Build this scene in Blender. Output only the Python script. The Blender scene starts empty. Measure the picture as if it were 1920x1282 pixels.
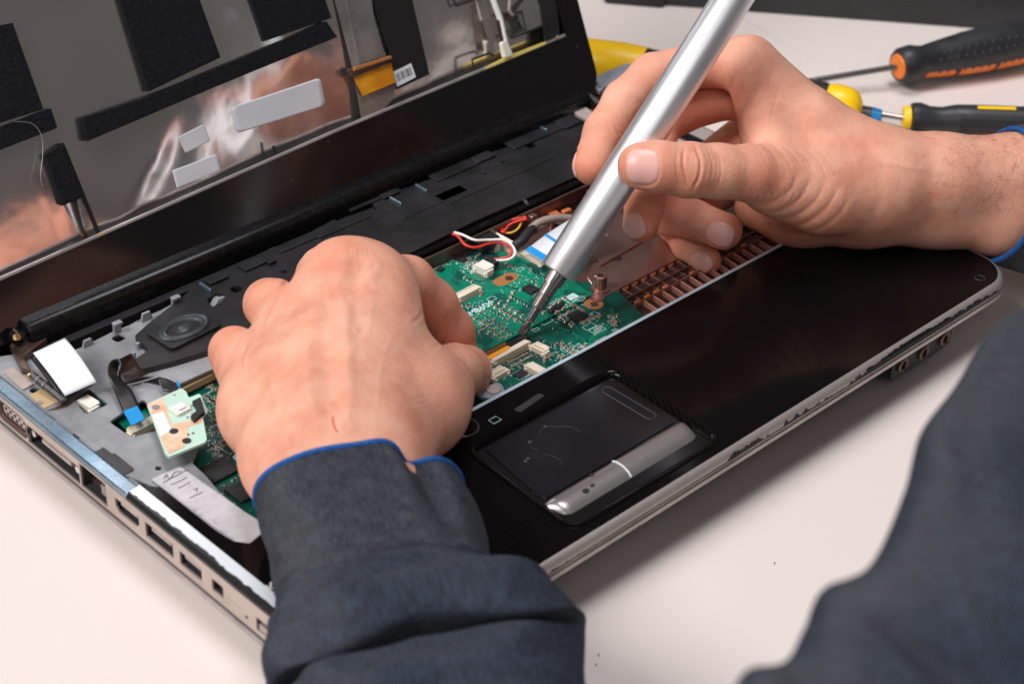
import bpy, bmesh, math, random
import numpy as np
from mathutils import Vector, Matrix
from mathutils.geometry import tessellate_polygon
random.seed(7); RNG = np.random.default_rng(7)
SC = bpy.context.scene; COL = SC.collection
MM = 0.001
# ------------------------------------------------------------------ camera, light, exposure
CR = np.array([[0.71902579, -0.69438453, 0.02884499], [-0.36887576, -0.41648369, -0.83094646], [0.58900983, 0.58683172, -0.55560413]])
CP = np.array([-270.661, -332.565, 446.227])     # camera position in mm; the table top is z = 0
CF = 3449.95                                      # focal length in pixels of a 1920 wide frame
cam = bpy.data.cameras.new('camera'); camo = bpy.data.objects.new('camera', cam); COL.objects.link(camo)
camo.matrix_world = Matrix(((CR[0][0], -CR[1][0], -CR[2][0], CP[0]*MM), (CR[0][1], -CR[1][1], -CR[2][1], CP[1]*MM), (CR[0][2], -CR[1][2], -CR[2][2], CP[2]*MM), (0, 0, 0, 1)))
cam.sensor_width = 36; cam.lens = CF/1920*36; cam.clip_start = .02; cam.clip_end = 50
cam.dof.use_dof = True; cam.dof.focus_distance = .766; cam.dof.aperture_fstop = 12.5
SC.camera = camo
w = bpy.data.worlds.new('World'); SC.world = w; w.use_nodes = True
w.node_tree.nodes['Background'].inputs[0].default_value = (1, .95, .92, 1); w.node_tree.nodes['Background'].inputs[1].default_value = .095
def lamp(name, pos, tgt, size, power, col, sy=None):
    l = bpy.data.lights.new(name, 'AREA'); o = bpy.data.objects.new(name, l); COL.objects.link(o)
    l.shape = 'RECTANGLE'; l.size = size; l.size_y = sy or size; l.energy = power; l.color = col
    o.location = Vector(pos); o.rotation_euler = (Vector(tgt)-Vector(pos)).to_track_quat('-Z', 'Y').to_euler()
lamp('key_softbox', (-1.85, .62, 2.15), (.2, .12, .03), 1.15, 78, (1, .965, .935))
lamp('fill_softbox', (-1.3, -1.75, 2.0), (.2, .1, .03), 1.2, 11, (1, .97, .955))
lamp('overhead_fill', (.50, .22, 2.35), (.40, .0, .0), .8, 27, (.96, .96, 1))  # added fill from above, brightens the table right of the laptop
SC.view_settings.view_transform = 'Standard'; SC.view_settings.look = 'None'; SC.view_settings.exposure = 0; SC.view_settings.gamma = 1
SC.cycles.use_denoising = True; SC.cycles.denoiser = 'OPENIMAGEDENOISE'; SC.cycles.denoising_input_passes = 'RGB_ALBEDO_NORMAL'; SC.cycles.denoising_prefilter = 'ACCURATE'

# ------------------------------------------------------------------ where things stand: a point of the plane z (mm) seen at u, v
def ray(u, v): return CR.T @ np.array([(u-960)/CF, (v-641)/CF, 1.])
def P(u, v, z=28.):
    d = ray(u, v); return CP+d*(z-CP[2])/d[2]
def Q(u, v, dep): return CP+ray(u, v)*dep
def PX(z, pts): return [tuple(P(u, v, z)[:2]) for u, v in pts]
LA = math.radians(25); LO = np.array([0, 246., 30.]); LT = np.array([0, math.sin(LA), math.cos(LA)]); LN = np.array([0, -math.cos(LA), math.sin(LA)])
def PL(u, v, h=0.):
    d = ray(u, v); o = LO+LN*h; t = ((o-CP)@LN)/(d@LN); q = CP+d*t-LO; return (q[0], q@LT)
def LX(pts, h=0.): return [PL(u, v, h) for u, v in pts]

# ------------------------------------------------------------------ materials
def mat(name, col, rough=.5, metal=0., **k):
    m = bpy.data.materials.new(name); m.use_nodes = True; b = m.node_tree.nodes['Principled BSDF']
    b.inputs['Base Color'].default_value = (*col, 1); b.inputs['Roughness'].default_value = rough; b.inputs['Metallic'].default_value = metal
    for a, v in k.items():
        b.inputs[a].default_value = v
    m.diffuse_color = (*col, 1)
    return m
def nd(m, t, **k):
    n = m.node_tree.nodes.new(t)
    for a, v in k.items(): setattr(n, a, v)
    return n
def lk(m, a, b): m.node_tree.links.new(a, b)
def coord(m, out='Object', scale=(1, 1, 1), rot=(0, 0, 0)):
    c = nd(m, 'ShaderNodeTexCoord'); mp = nd(m, 'ShaderNodeMapping'); mp.inputs['Scale'].default_value = scale; mp.inputs['Rotation'].default_value = rot
    lk(m, c.outputs[out], mp.inputs[0]); return mp.outputs[0]
def noise(m, vec, scale, detail=4, rough=.6):
    n = nd(m, 'ShaderNodeTexNoise'); n.inputs['Scale'].default_value = scale; n.inputs['Detail'].default_value = detail; n.inputs['Roughness'].default_value = rough
    lk(m, vec, n.inputs['Vector']); return n.outputs[0]
def ramp(m, fac, stops, interp='LINEAR'):
    r = nd(m, 'ShaderNodeValToRGB'); r.color_ramp.interpolation = interp; e = r.color_ramp.elements
    while len(e) < len(stops): e.new(.5)
    for i, (p, c) in enumerate(stops): e[i].position = p; e[i].color = (*c, 1) if len(c) == 3 else c
    lk(m, fac, r.inputs[0]); return r.outputs[0]
def setc(m, sock, name='Base Color'): lk(m, sock, m.node_tree.nodes['Principled BSDF'].inputs[name])
def bump(m, h, dist, strength=1., prev=None):
    b = nd(m, 'ShaderNodeBump'); b.inputs['Distance'].default_value = dist; b.inputs['Strength'].default_value = strength
    lk(m, h, b.inputs['Height'])
    if prev is not None: lk(m, prev, b.inputs['Normal'])
    lk(m, b.outputs[0], m.node_tree.nodes['Principled BSDF'].inputs['Normal']); return b.outputs[0]
def mixc(m, fac, a, b, mode='MIX'):
    x = nd(m, 'ShaderNodeMix', data_type='RGBA', blend_type=mode)
    for s, v in ((0, fac), (6, a), (7, b)):
        if isinstance(v, (float, int)): x.inputs[s].default_value = v
        elif isinstance(v, tuple): x.inputs[s].default_value = (*v, 1)
        else: lk(m, v, x.inputs[s])
    return x.outputs[2]
def math_(m, op, a, b=None):
    x = nd(m, 'ShaderNodeMath', operation=op)
    for i, v in enumerate((a, b)):
        if v is None: continue
        if isinstance(v, (int, float)): x.inputs[i].default_value = v
        else: lk(m, v, x.inputs[i])
    return x.outputs[0]
def speckled(name, c1, c2, scale, rough=.5, metal=0., bumpd=0., bscale=None, lo=.35, hi=.65, **k):
    m = mat(name, c1, rough, metal, **k); v = coord(m); n = noise(m, v, scale); setc(m, ramp(m, n, [(lo, c1), (hi, c2)]))
    r = nd(m, 'ShaderNodeMapRange'); lk(m, noise(m, v, scale*2.3), r.inputs[0]); r.inputs[3].default_value = max(rough-.12, .03); r.inputs[4].default_value = rough+.12; setc(m, r.outputs[0], 'Roughness')
    if bumpd: bump(m, noise(m, v, bscale or scale*4, 3), bumpd)
    return m
def chipped(name, c, rough, metal, scale, th, c2=(.006, .006, .007)):
    m = mat(name, c, rough, metal); v = coord(m, scale=(1, 1, 1.6)); n = noise(m, v, scale, 6, .7); f = ramp(m, n, [(th, (0, 0, 0)), (th+.012, (1, 1, 1))])
    setc(m, mixc(m, f, c, c2)); inv = math_(m, 'SUBTRACT', 1., f); setc(m, math_(m, 'MULTIPLY', inv, metal), 'Metallic'); bump(m, inv, .0002)
    return m
M = {}
m = M['table'] = mat('pale_laminate', (.78, .68, .635), .42); v = coord(m); n = noise(m, v, 3, 3); setc(m, ramp(m, n, [(.3, (.765, .675, .64)), (.7, (.79, .70, .665))])); bump(m, noise(m, v, 900, 2), .00003)
sp = ramp(m, noise(m, v, 160, 2), [(.77, (0, 0, 0)), (.80, (1, 1, 1))])
M['magnesium'] = speckled('grey_magnesium', (.18, .185, .20), (.43, .44, .47), 30, .48, .35, .0002, 220, .30, .72)
M['mag_rim'] = speckled('grey_rim', (.25, .26, .30), (.34, .35, .40), 60, .5, .2)
M['steel_blue'] = speckled('blue_grey_chrome', (.16, .25, .33), (.28, .38, .46), 40, .28, .8)
M['liner'] = mat('port_liner', (.045, .045, .05), .4, .3); M['wall'] = speckled('champagne_paint', (.46, .38, .335), (.55, .47, .42), 60, .38, .45)
M['lip'] = speckled('pale_chrome', (.38, .34, .33), (.52, .47, .45), 50, .42, .6)
def edgechip(name, c, rough, metal, axis, org, wid, ramp_, k0):
    m = mat(name, c, rough, metal); v = coord(m); sx = nd(m, 'ShaderNodeSeparateXYZ'); lk(m, v, sx.inputs[0])
    t = math_(m, 'MULTIPLY', math_(m, 'SUBTRACT', sx.outputs[axis], org), 1/wid)            # 0 at the outer edge, 1 at the inner
    a_ = ramp(m, math_(m, 'MULTIPLY', math_(m, 'ADD', sx.outputs[1-axis], .19), 2.6), ramp_)
    n_ = noise(m, coord(m, scale=(1, 1, .3)), 240, 5, .7); n2_ = noise(m, v, 28, 2); th_ = math_(m, 'MULTIPLY', math_(m, 'ADD', math_(m, 'SUBTRACT', n_, .5), math_(m, 'MULTIPLY', math_(m, 'SUBTRACT', n2_, .5), 1.2)), k0)
    f = ramp(m, math_(m, 'SUBTRACT', math_(m, 'ADD', a_, th_), t), [(.0, (0, 0, 0)), (.02, (1, 1, 1))])
    setc(m, mixc(m, f, c, (.006, .006, .007))); inv = math_(m, 'SUBTRACT', 1., f); setc(m, math_(m, 'MULTIPLY', inv, metal), 'Metallic'); bump(m, inv, .0002); return m
g1 = lambda x: (x, x, x)
M['chip_trim'] = edgechip('chipped_chrome', (.74, .79, .84), .34, .25, 0, -.189, .0066, [(0, g1(.14)), (.2, g1(.22)), (.34, g1(.34)), (.5, g1(.34)), (.56, g1(.28))], .5)
M['chip_front'] = edgechip('worn_front_chrome', (.50, .44, .42), .32, .6, 1, -.1205, .0033, [(0, g1(.0)), (.42, g1(.02)), (.56, g1(.12)), (.66, g1(.30)), (.80, g1(.45)), (.93, g1(.28))], .8)
M['pad_button'] = chipped('worn_button_chrome', (.38, .34, .34), .3, .75, 70, .64)
M['line'] = mat('dark_groove', (.012, .011, .013), .5)
m = M['gloss'] = mat('gloss_black_plastic', (.006, .0045, .005), .09, 0, **{'Specular IOR Level': .12}); v = coord(m, rot=(0, 0, math.radians(22)))
wv = nd(m, 'ShaderNodeTexWave', wave_type='BANDS'); lk(m, v, wv.inputs['Vector']); wv.inputs['Scale'].default_value = 230
dst = ramp(m, noise(m, v, 420, 3), [(.77, (0, 0, 0)), (.80, (.3, .3, .3))])
setc(m, mixc(m, dst, ramp(m, wv.outputs[0], [(.80, (.0028, .0022, .0026)), (1, (.0095, .0065, .0072))]), (.2, .2, .22)))
rr = nd(m, 'ShaderNodeMapRange'); lk(m, noise(m, v, 25, 5), rr.inputs[0]); rr.inputs[3].default_value = .05; rr.inputs[4].default_value = .16; setc(m, rr.outputs[0], 'Roughness')
m = M['black'] = mat('lid_gloss_black', (.006, .005, .006), .16); v = coord(m)
setc(m, mixc(m, ramp(m, noise(m, v, 520, 2), [(.72, (0, 0, 0)), (.78, (.5, .5, .5))]), (.006, .005, .006), (.16, .15, .15)))
M['dusty'] = speckled('dusty_black_hinge', (.004, .004, .0045), (.009, .008, .009), 300, .26, 0, **{'Specular IOR Level': .25}); M['satin'] = speckled('satin_black_plastic', (.007, .007, .008), (.019, .018, .020), 60, .42, 0, .00008, 500)
M['matte'] = speckled('matte_black_plastic', (.010, .010, .012), (.02, .02, .023), 90, .55)
M['padsurf'] = speckled('touch_surface', (.008, .0075, .010), (.014, .013, .017), 12, .22, 0, **{'Specular IOR Level': .25})
m = M['foil'] = mat('crinkled_foil', (.30, .265, .26), .16, .95); v = coord(m); n1 = noise(m, v, 9, 3, .5); n2 = noise(m, v, 34, 3, .5)
n3 = noise(m, v, 3.2, 1, .4)
b1 = bump(m, n3, .06, .4); b2 = bump(m, n1, .006, .7, b1); bump(m, n2, .0007, .6, b2)
setc(m, mixc(m, ramp(m, noise(m, v, 700, 2), [(.72, (0, 0, 0)), (.77, (.6, .6, .6))]), ramp(m, n1, [(.3, (.66, .61, .60)), (.7, (.84, .79, .77))]), (.9, .9, .9)))
m = M['foam'] = mat('black_foam', (.018, .018, .021), .95, 0, **{'Specular IOR Level': .1}); v = coord(m); n = noise(m, v, 900, 3, .8); setc(m, ramp(m, n, [(.3, (.004, .004, .005)), (.75, (.022, .023, .028))])); bump(m, n, .0006, .8)
M['white'] = speckled('white_label', (.74, .77, .83), (.80, .82, .87), 30, .45)
m = M['worn_label'] = mat('worn_white_label', (.75, .75, .78), .4); v = coord(m); n = noise(m, v, 70, 6, .7); setc(m, ramp(m, n, [(.32, (.22, .215, .25)), (.42, (.50, .49, .53)), (.7, (.66, .64, .67))]))
M['kapton'] = speckled('amber_tape', (.62, .22, .01), (.85, .38, .02), 60, .2, 0, .0004, 90)
M['amber'] = mat('amber_stiffener', (.95, .36, .01), .35)
M['ambdark'] = mat('dark_amber_film', (.16, .07, .02), .25)
M['yellowstrip'] = mat('pale_yellow_tape', (.80, .66, .16), .4)
M['grey_tape'] = speckled('grey_conductive_tape', (.17, .16, .15), (.30, .28, .27), 60, .35, .5, .0006, 80)
M['clear_tape'] = speckled('hazy_tape', (.30, .27, .25), (.48, .44, .42), 30, .22, .7, .0012, 60)
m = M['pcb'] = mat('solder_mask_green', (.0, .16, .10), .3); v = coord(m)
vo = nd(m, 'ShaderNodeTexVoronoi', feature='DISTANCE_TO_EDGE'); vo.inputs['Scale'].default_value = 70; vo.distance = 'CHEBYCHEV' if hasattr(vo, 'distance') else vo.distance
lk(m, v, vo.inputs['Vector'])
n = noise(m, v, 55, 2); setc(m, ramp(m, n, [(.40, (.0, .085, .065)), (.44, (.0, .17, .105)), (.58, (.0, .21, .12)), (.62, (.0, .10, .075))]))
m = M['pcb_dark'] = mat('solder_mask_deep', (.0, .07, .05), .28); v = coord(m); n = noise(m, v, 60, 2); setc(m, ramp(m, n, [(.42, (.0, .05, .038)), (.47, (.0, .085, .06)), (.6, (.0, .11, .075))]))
M['trace'] = mat('light_trace', (.0, .22, .125), .3); M['trace2'] = mat('dark_trace', (.0, .055, .045), .3)
M['trace3'] = mat('mid_trace', (.0, .15, .09), .3)
M['silk'] = mat('silkscreen', (.62, .82, .80), .6); M['pin'] = mat('pin_metal', (.42, .38, .30), .4, .6); M['bright_edge'] = mat('bright_edge_metal', (.55, .66, .76), .3, .4)
M['silver'] = mat('tinned_metal', (.78, .78, .76), .3, .9)
M['chip'] = speckled('chip_black', (.014, .014, .016), (.024, .024, .027), 200, .45)
M['tan'] = mat('ceramic_tan', (.36, .22, .14), .5); M['rust'] = mat('ceramic_rust', (.42, .15, .06), .45)
M['cream'] = speckled('cream_nylon', (.70, .60, .47), (.80, .71, .58), 90, .45)
M['ivory'] = speckled('ivory_nylon', (.78, .74, .66), (.86, .83, .76), 90, .45)
m = M['copper'] = mat('copper_coating', (.40, .22, .18), .32, .85); v = coord(m); n = noise(m, v, 30, 4); setc(m, ramp(m, n, [(.3, (.30, .16, .135)), (.7, (.50, .31, .27))])); bump(m, noise(m, v, 60, 2), .0006, .5)
M['copper_lit'] = mat('lit_copper', (.85, .42, .32), .38, .6); M['copper_glint'] = mat('glint_copper', (.90, .26, .09), .4, .4)  # lighter copies of the copper coating, with light and glints in the colour
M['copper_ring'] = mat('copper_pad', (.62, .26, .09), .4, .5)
M['brown'] = speckled('brown_plating', (.10, .06, .05), (.20, .12, .10), 60, .35, .7)
M['gold'] = mat('gold_plate', (.75, .5, .2), .3, .9)
M['blue'] = mat('blue_tab', (.0, .27, .68), .4)
M['ribbon'] = mat('black_ribbon', (.014, .013, .014), .3); M['ribbon_lit'] = mat('lit_black_ribbon', (.035, .02, .018), .25); M['ribbon_edge'] = mat('ribbon_edge', (.25, .25, .26), .4)
M['red_wire'] = mat('red_insulation', (.75, .045, .03), .35); M['white_wire'] = mat('white_insulation', (.82, .82, .80), .35)
M['yellow_wire'] = mat('yellow_insulation', (.8, .45, .05), .35); M['grey_wire'] = mat('grey_jacket', (.30, .24, .21), .5); M['black_wire'] = mat('black_jacket', (.02, .02, .024), .45)
M['mint'] = mat('mint_mask', (.50, .72, .62), .4); m = M['peach'] = mat('peach_copper_mask', (.80, .52, .36), .4); v = coord(m); setc(m, ramp(m, noise(m, v, 140, 4), [(.35, (.72, .40, .24)), (.6, (.86, .62, .46))]))
m = M['alu'] = mat('anodised_aluminium', (.86, .875, .92), .42, 1.); v = coord(m); bump(m, noise(m, v, 2600, 2), .00002, .5)
M['steel'] = mat('polished_steel', (.42, .39, .38), .24, 1.); M['bit'] = mat('dark_bit_steel', (.30, .29, .30), .25, 1.)
M['yellow'] = mat('yellow_grip', (1., .60, .006), .34); M['rubber'] = speckled('black_rubber', (.018, .018, .021), (.03, .03, .035), 80, .42); M['orange'] = mat('orange_grip', (.85, .21, .02), .4)
M['blue_ring'] = mat('blue_collar', (.0, .17, .42), .35)
M['case'] = speckled('charcoal_case', (.022, .022, .025), (.032, .032, .036), 30, .55)
M['dustyblack'] = speckled('speaker_cone', (.02, .024, .03), (.05, .06, .07), 120, .38)
M['kapt2'] = mat('tan_tape', (.50, .36, .20), .5); M['beige'] = speckled('beige_pad', (.38, .31, .28), (.46, .39, .36), 80, .5)
M['plate'] = mat('pale_shield', (.52, .60, .62), .35, .3)

# ------------------------------------------------------------------ builders (all lengths in mm)
ROOT = {}
def place(o, parent):
    if parent is not None: o.parent = parent
    COL.objects.link(o); return o
def mesh(name, V, F, mt, parent=None, smooth=False, bev=0., mats=None, fm=None, auto=None, kind=None, uv=None, seg=2):
    me = bpy.data.meshes.new(name); org = np.array(ROOT.get(parent.name, (0, 0, 0)) if parent else (0, 0, 0), float)
    V = (np.asarray(V, float)-org)*MM
    me.from_pydata(V.tolist(), [], [list(f) for f in F])
    me.materials.append(mt)
    for x in (mats or []): me.materials.append(x)
    if fm is not None: me.polygons.foreach_set('material_index', fm)
    if smooth: me.polygons.foreach_set('use_smooth', [True]*len(me.polygons))
    if smooth and auto: me.set_sharp_from_angle(angle=math.radians(auto))
    me.validate(); me.update()
    o = bpy.data.objects.new(name, me)
    if kind: o['kind'] = kind
    if bev:
        b = o.modifiers.new('bevel', 'BEVEL'); b.width = bev*MM; b.segments = seg; b.limit_method = 'ANGLE'; b.angle_limit = math.radians(40); b.harden_normals = False
    place(o, parent); ROOT[o.name] = tuple(org); return o
def thing(name, label, cat, loc=(0, 0, 0), group=None):
    o = bpy.data.objects.new(name, None); COL.objects.link(o); o.location = Vector(loc)*MM; o.empty_display_size = .01
    o['label'] = label; o['category'] = cat
    if group: o['group'] = group
    ROOT[o.name] = tuple(loc); return o
class MB:
    def __init__(s): s.V = []; s.F = []; s.M = []
    def add(s, V, F, mi=0):
        b = len(s.V); s.V += [tuple(v) for v in V]; s.F += [tuple(i+b for i in f) for f in F]; s.M += [mi]*len(F)
    def box(s, c, d, rz=0., mi=0, fr=None):
        x, y, z = d[0]/2, d[1]/2, d[2]/2; ca, sa = math.cos(rz), math.sin(rz)
        V = [(c[0]+a*x*ca-b*y*sa, c[1]+a*x*sa+b*y*ca, c[2]+e*z) for e in (-1, 1) for a, b in ((-1, -1), (1, -1), (1, 1), (-1, 1))]
        if fr: V = [fr(q) for q in V]
        s.add(V, [(3, 2, 1, 0), (4, 5, 6, 7), (0, 1, 5, 4), (1, 2, 6, 5), (2, 3, 7, 6), (3, 0, 4, 7)], mi)
    def prism(s, poly, z0, z1, holes=(), fr=None, mi=0):
        loops = [list(poly)]+[list(h) for h in holes]
        pts = [p for l in loops for p in l]; n = len(pts)
        tr = tessellate_polygon([[Vector((p[0], p[1], 0)) for p in l] for l in loops])
        V = [(p[0], p[1], z0) for p in pts]+[(p[0], p[1], z1) for p in pts]; F = []
        for t in tr:
            a, b, c = (pts[i] for i in t); cr = (b[0]-a[0])*(c[1]-a[1])-(b[1]-a[1])*(c[0]-a[0])
            if abs(cr) < 1e-9: continue
            t = t if cr > 0 else t[::-1]
            F.append(tuple(i+n for i in t)); F.append(tuple(i for i in t[::-1]))
        k = 0
        for li, l in enumerate(loops):
            A = sum(l[i][0]*l[(i+1) % len(l)][1]-l[(i+1) % len(l)][0]*l[i][1] for i in range(len(l))); pos = (A > 0) == (li == 0)
            for i in range(len(l)):
                a, b = k+i, k+(i+1) % len(l); F.append((a, b, b+n, a+n) if pos else (b, a, a+n, b+n))
            k += len(l)
        if fr: V = [fr(q) for q in V]
        s.add(V, F, mi)
    def tube(s, pts, r, n=8, mi=0, cap=True, radii=None):
        pts = [np.array(p, float) for p in pts]; T = []
        for i in range(len(pts)):
            t = pts[min(i+1, len(pts)-1)]-pts[max(i-1, 0)]; T.append(t/np.linalg.norm(t))
        up = np.array([0, 0, 1.]) if abs(T[0][2]) < .9 else np.array([1., 0, 0]); V = []; x = np.cross(T[0], up); x /= np.linalg.norm(x)
        for i, (p, t) in enumerate(zip(pts, T)):
            x = x-t*(x@t); x /= np.linalg.norm(x); y = np.cross(t, x); rr = radii[i] if radii is not None else r
            V += [p+rr*(x*math.cos(2*math.pi*k/n)+y*math.sin(2*math.pi*k/n)) for k in range(n)]
        F = [(i*n+k, i*n+(k+1) % n, (i+1)*n+(k+1) % n, (i+1)*n+k) for i in range(len(pts)-1) for k in range(n)]
        if cap: F += [tuple(range(n-1, -1, -1)), tuple(range((len(pts)-1)*n, len(pts)*n))]
        s.add(V, F, mi)
    def build(s, name, mt, parent=None, **k): return mesh(name, s.V, s.F, mt, parent, fm=(s.M if k.get('mats') else None), **k)
def lidf(q): return tuple(LO+np.array([q[0], 0, 0])+LT*q[1]+LN*q[2])
def plate(name, poly, z0, z1, mt, parent, holes=(), fr=None, **k):
    b = MB(); b.prism(poly, z0, z1, holes, fr); return b.build(name, mt, parent, **k)
def box(name, c, d, mt, parent, rz=0., **k):
    b = MB(); b.box(c, d, rz); return b.build(name, mt, parent, **k)
def spline(pts, n=8):
    pts = [np.array(p, float) for p in pts]; out = []
    for i in range(len(pts)-1):
        p0, p1, p2, p3 = pts[max(i-1, 0)], pts[i], pts[i+1], pts[min(i+2, len(pts)-1)]
        for k in range(n):
            t = k/n; out.append(.5*((2*p1)+(-p0+p2)*t+(2*p0-5*p1+4*p2-p3)*t*t+(-p0+3*p1-3*p2+p3)*t**3))
    out.append(pts[-1]); return out
def circ(cx, cy, r, n=16, ry=None): return [(cx+r*math.cos(2*math.pi*k/n), cy+(ry or r)*math.sin(2*math.pi*k/n)) for k in range(n)]
def rrect(x0, y0, x1, y1, r, n=5):
    o = []
    for cx, cy, a in ((x1-r, y1-r, 0), (x0+r, y1-r, 90), (x0+r, y0+r, 180), (x1-r, y0+r, 270)):
        o += [(cx+r*math.cos(math.radians(a+90*k/n)), cy+r*math.sin(math.radians(a+90*k/n))) for k in range(n+1)]
    return o
def rounded(poly, r, n=4):
    o = []; N = len(poly)
    for i in range(N):
        a, b, c = (np.array(poly[j % N], float) for j in (i-1, i, i+1)); u = a-b; v = c-b; lu, lv = np.linalg.norm(u), np.linalg.norm(v); q = min(r, lu*.45, lv*.45)
        p0, p1 = b+u/lu*q, b+v/lv*q
        for k in range(n+1):
            t = k/n; o.append(tuple((1-t)**2*p0+2*t*(1-t)*b+t*t*p1))
    return o
def lathe(name, prof, a, b, mt, parent, n=24, smooth=True, auto=35, **k):
    """prof: list of (distance from a towards b, radius)"""
    a = np.array(a, float); b = np.array(b, float); d = (b-a)/np.linalg.norm(b-a); m_ = MB(); m_.tube([a+d*s for s, r in prof], 1, n, radii=[max(r, .02) for s, r in prof])
    # a tube's tangents are all along d, so rings stay square to the axis
    return m_.build(name, mt, parent, smooth=smooth, auto=auto, **k)
def text(name, s, loc, size, rz, mt, parent, depth=.04, fr=None, shear=0):
    c = bpy.data.curves.new('t', 'FONT'); c.body = s; c.size = size; c.extrude = depth/2; c.align_x = 'CENTER'; c.align_y = 'CENTER'; c.resolution_u = 2; c.offset = size*.012
    o = bpy.data.objects.new('t', c); COL.objects.link(o); dg = bpy.context.evaluated_depsgraph_get(); me = bpy.data.meshes.new_from_object(o.evaluated_get(dg))
    bpy.data.objects.remove(o); V = np.array([v.co[:] for v in me.vertices]); F = [tuple(p.vertices) for p in me.polygons]; bpy.data.meshes.remove(me)
    ca, sa = math.cos(rz), math.sin(rz); W = np.c_[V[:, 0]*ca-V[:, 1]*sa+loc[0], V[:, 0]*sa+V[:, 1]*ca+loc[1], V[:, 2]+loc[2]]
    if fr: W = [fr(q) for q in W]
    return mesh(name, W, F, mt, parent)

# ------------------------------------------------------------------ table: two boards meeting in a fine seam
s0, s1 = P(1380, 28, 0), P(1790, 262, 0); dv = (s1-s0)[:2]; dv /= np.linalg.norm(dv); nv = np.array([-dv[1], dv[0]]); mid = s0[:2]
def board(sgn, name):
    a = mid+nv*sgn*.35; q = [a-dv*3000, a+dv*3000, a+dv*3000+nv*sgn*3000, a-dv*3000+nv*sgn*3000]
    b = MB(); b.prism([tuple(x) for x in q], -30, 0); o = b.build(name, M['table'], None, bev=.4); o['kind'] = 'structure'; return o
board(1, 'table_top'); board(-1, 'table_top')
g = MB(); g.prism([tuple(mid-dv*3000-nv*3), tuple(mid+dv*3000-nv*3), tuple(mid+dv*3000+nv*3), tuple(mid-dv*3000+nv*3)], -34, -.6)
g = None
# ------------------------------------------------------------------ laptop
lap = thing('laptop', 'opened black laptop with its keyboard removed and green circuit board laid bare, lid folded back', 'laptop', (189, 120, 0))
def path_edge():                                   # left front corner, front, right side, back right corner: (x, y, nx, ny)
    o = [(-0., 30., -1., 0.)]
    for cx, cy, a0 in ((20, 20, 180), (360.5, 20, 270), (360.5, 238, 0)):
        r = 20
        for k in range(9):
            a = math.radians(a0+90*k/8); o.append((cx+r*math.cos(a), cy+r*math.sin(a), math.cos(a), math.sin(a)))
    o.append((330., 260., 0., 1.)); return o
def sweep(name, prof, mt, path=None, z=None, closed=True, **k):
    path = path or path_edge(); V = []; n = len(prof); F = []
    dense = []
    for a, b in zip(path[:-1], path[1:]):
        L = math.hypot(b[0]-a[0], b[1]-a[1]); m_ = max(1, int(L/12))
        for i in range(m_):
            t = i/m_; dense.append(tuple(a[j]*(1-t)+b[j]*t for j in range(4)))
    dense.append(path[-1])
    for x, y, nx, ny in dense: V += [(x+nx*o_, y+ny*o_, zz) for o_, zz in prof]
    for i in range(len(dense)-1):
        for j in range(n): F.append((i*n+j, (i+1)*n+j, (i+1)*n+(j+1) % n, i*n+(j+1) % n))
    F += [tuple(range(n)), tuple(range((len(dense)-1)*n, len(dense)*n))[::-1]]
    return mesh(name, V, F, mt, lap, smooth=True, auto=35, **k)
# front and right rims, built of stacked strips
sweep('edge_trim', [(-3.2, 28.2), (-1.6, 27.8), (-.5, 26.6), (0, 25.1), (-.2, 24.8), (-8, 24.8)], M['chip_front'])
sweep('edge_bead', [(-8, 24.4), (-.7, 24.4), (-.1, 24.1), (-.2, 23.5), (-8, 23.5)], M['lip'])
sweep('lower_lip', [(-8, 23.1), (-.6, 23.1), (.2, 22.5), (.1, 20.6), (-1.0, 19.5), (-8, 19.3)], M['lip'])
sweep('edge_groove', [(-9, 24.6), (-1.2, 24.9), (-1.2, 21), (-9, 21)], M['line'])
# left wall with its ports
PORT = [(199, 222, 13.0, 23.4, 'vga'), (163, 199, 13.0, 21.8, 'dock'), (145, 162, 13.2, 24.2, 'lan'), (124, 139, 15.6, 21.6, 'hdmi'), (103, 120, 15.0, 21.8, 'usb'), (86, 99, 15.2, 21.4, 'usb'), (73.5, 80, 15.6, 21.0, 'small'), (22, 55, 14.2, 20.0, 'slot')]
z0, z1 = 12.2, 25.0
hol = [[(a, c), (b, c), (b, d), (a, d)] for a, b, c, d, k in PORT]
ring0 = rrect(199, 13.0, 222, 23.4, 4); hol[0] = [(p[0], p[1]) for p in ring0]
hol[3] = [(124, 21.6), (124, 17.6), (126, 15.6), (137, 15.6), (139, 17.6), (139, 21.6)]
b = MB(); b.prism([(20, z0), (262, z0), (262, z1), (20, z1)], 0, .8, hol, fr=lambda q: (q[2], q[0], q[1])); b.build('side_wall', M['wall'], lap)
box('side_trim', (3.1, 196, 26.2), (6.2, 130, 2.2), M['steel_blue'], lap, bev=.8)
box('side_groove', (1.6, 141, 11.2), (1.6, 242, 2.2), M['line'], lap)
b = MB(); b.prism([(-.2, 10.3), (-.2, 8.2), (.6, 7.4), (6, 7.4), (6, 10.3)], 12, 262, fr=lambda q: (q[0], q[2], q[1])); b.build('side_lip', M['lip'], lap, bev=.3)
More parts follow.
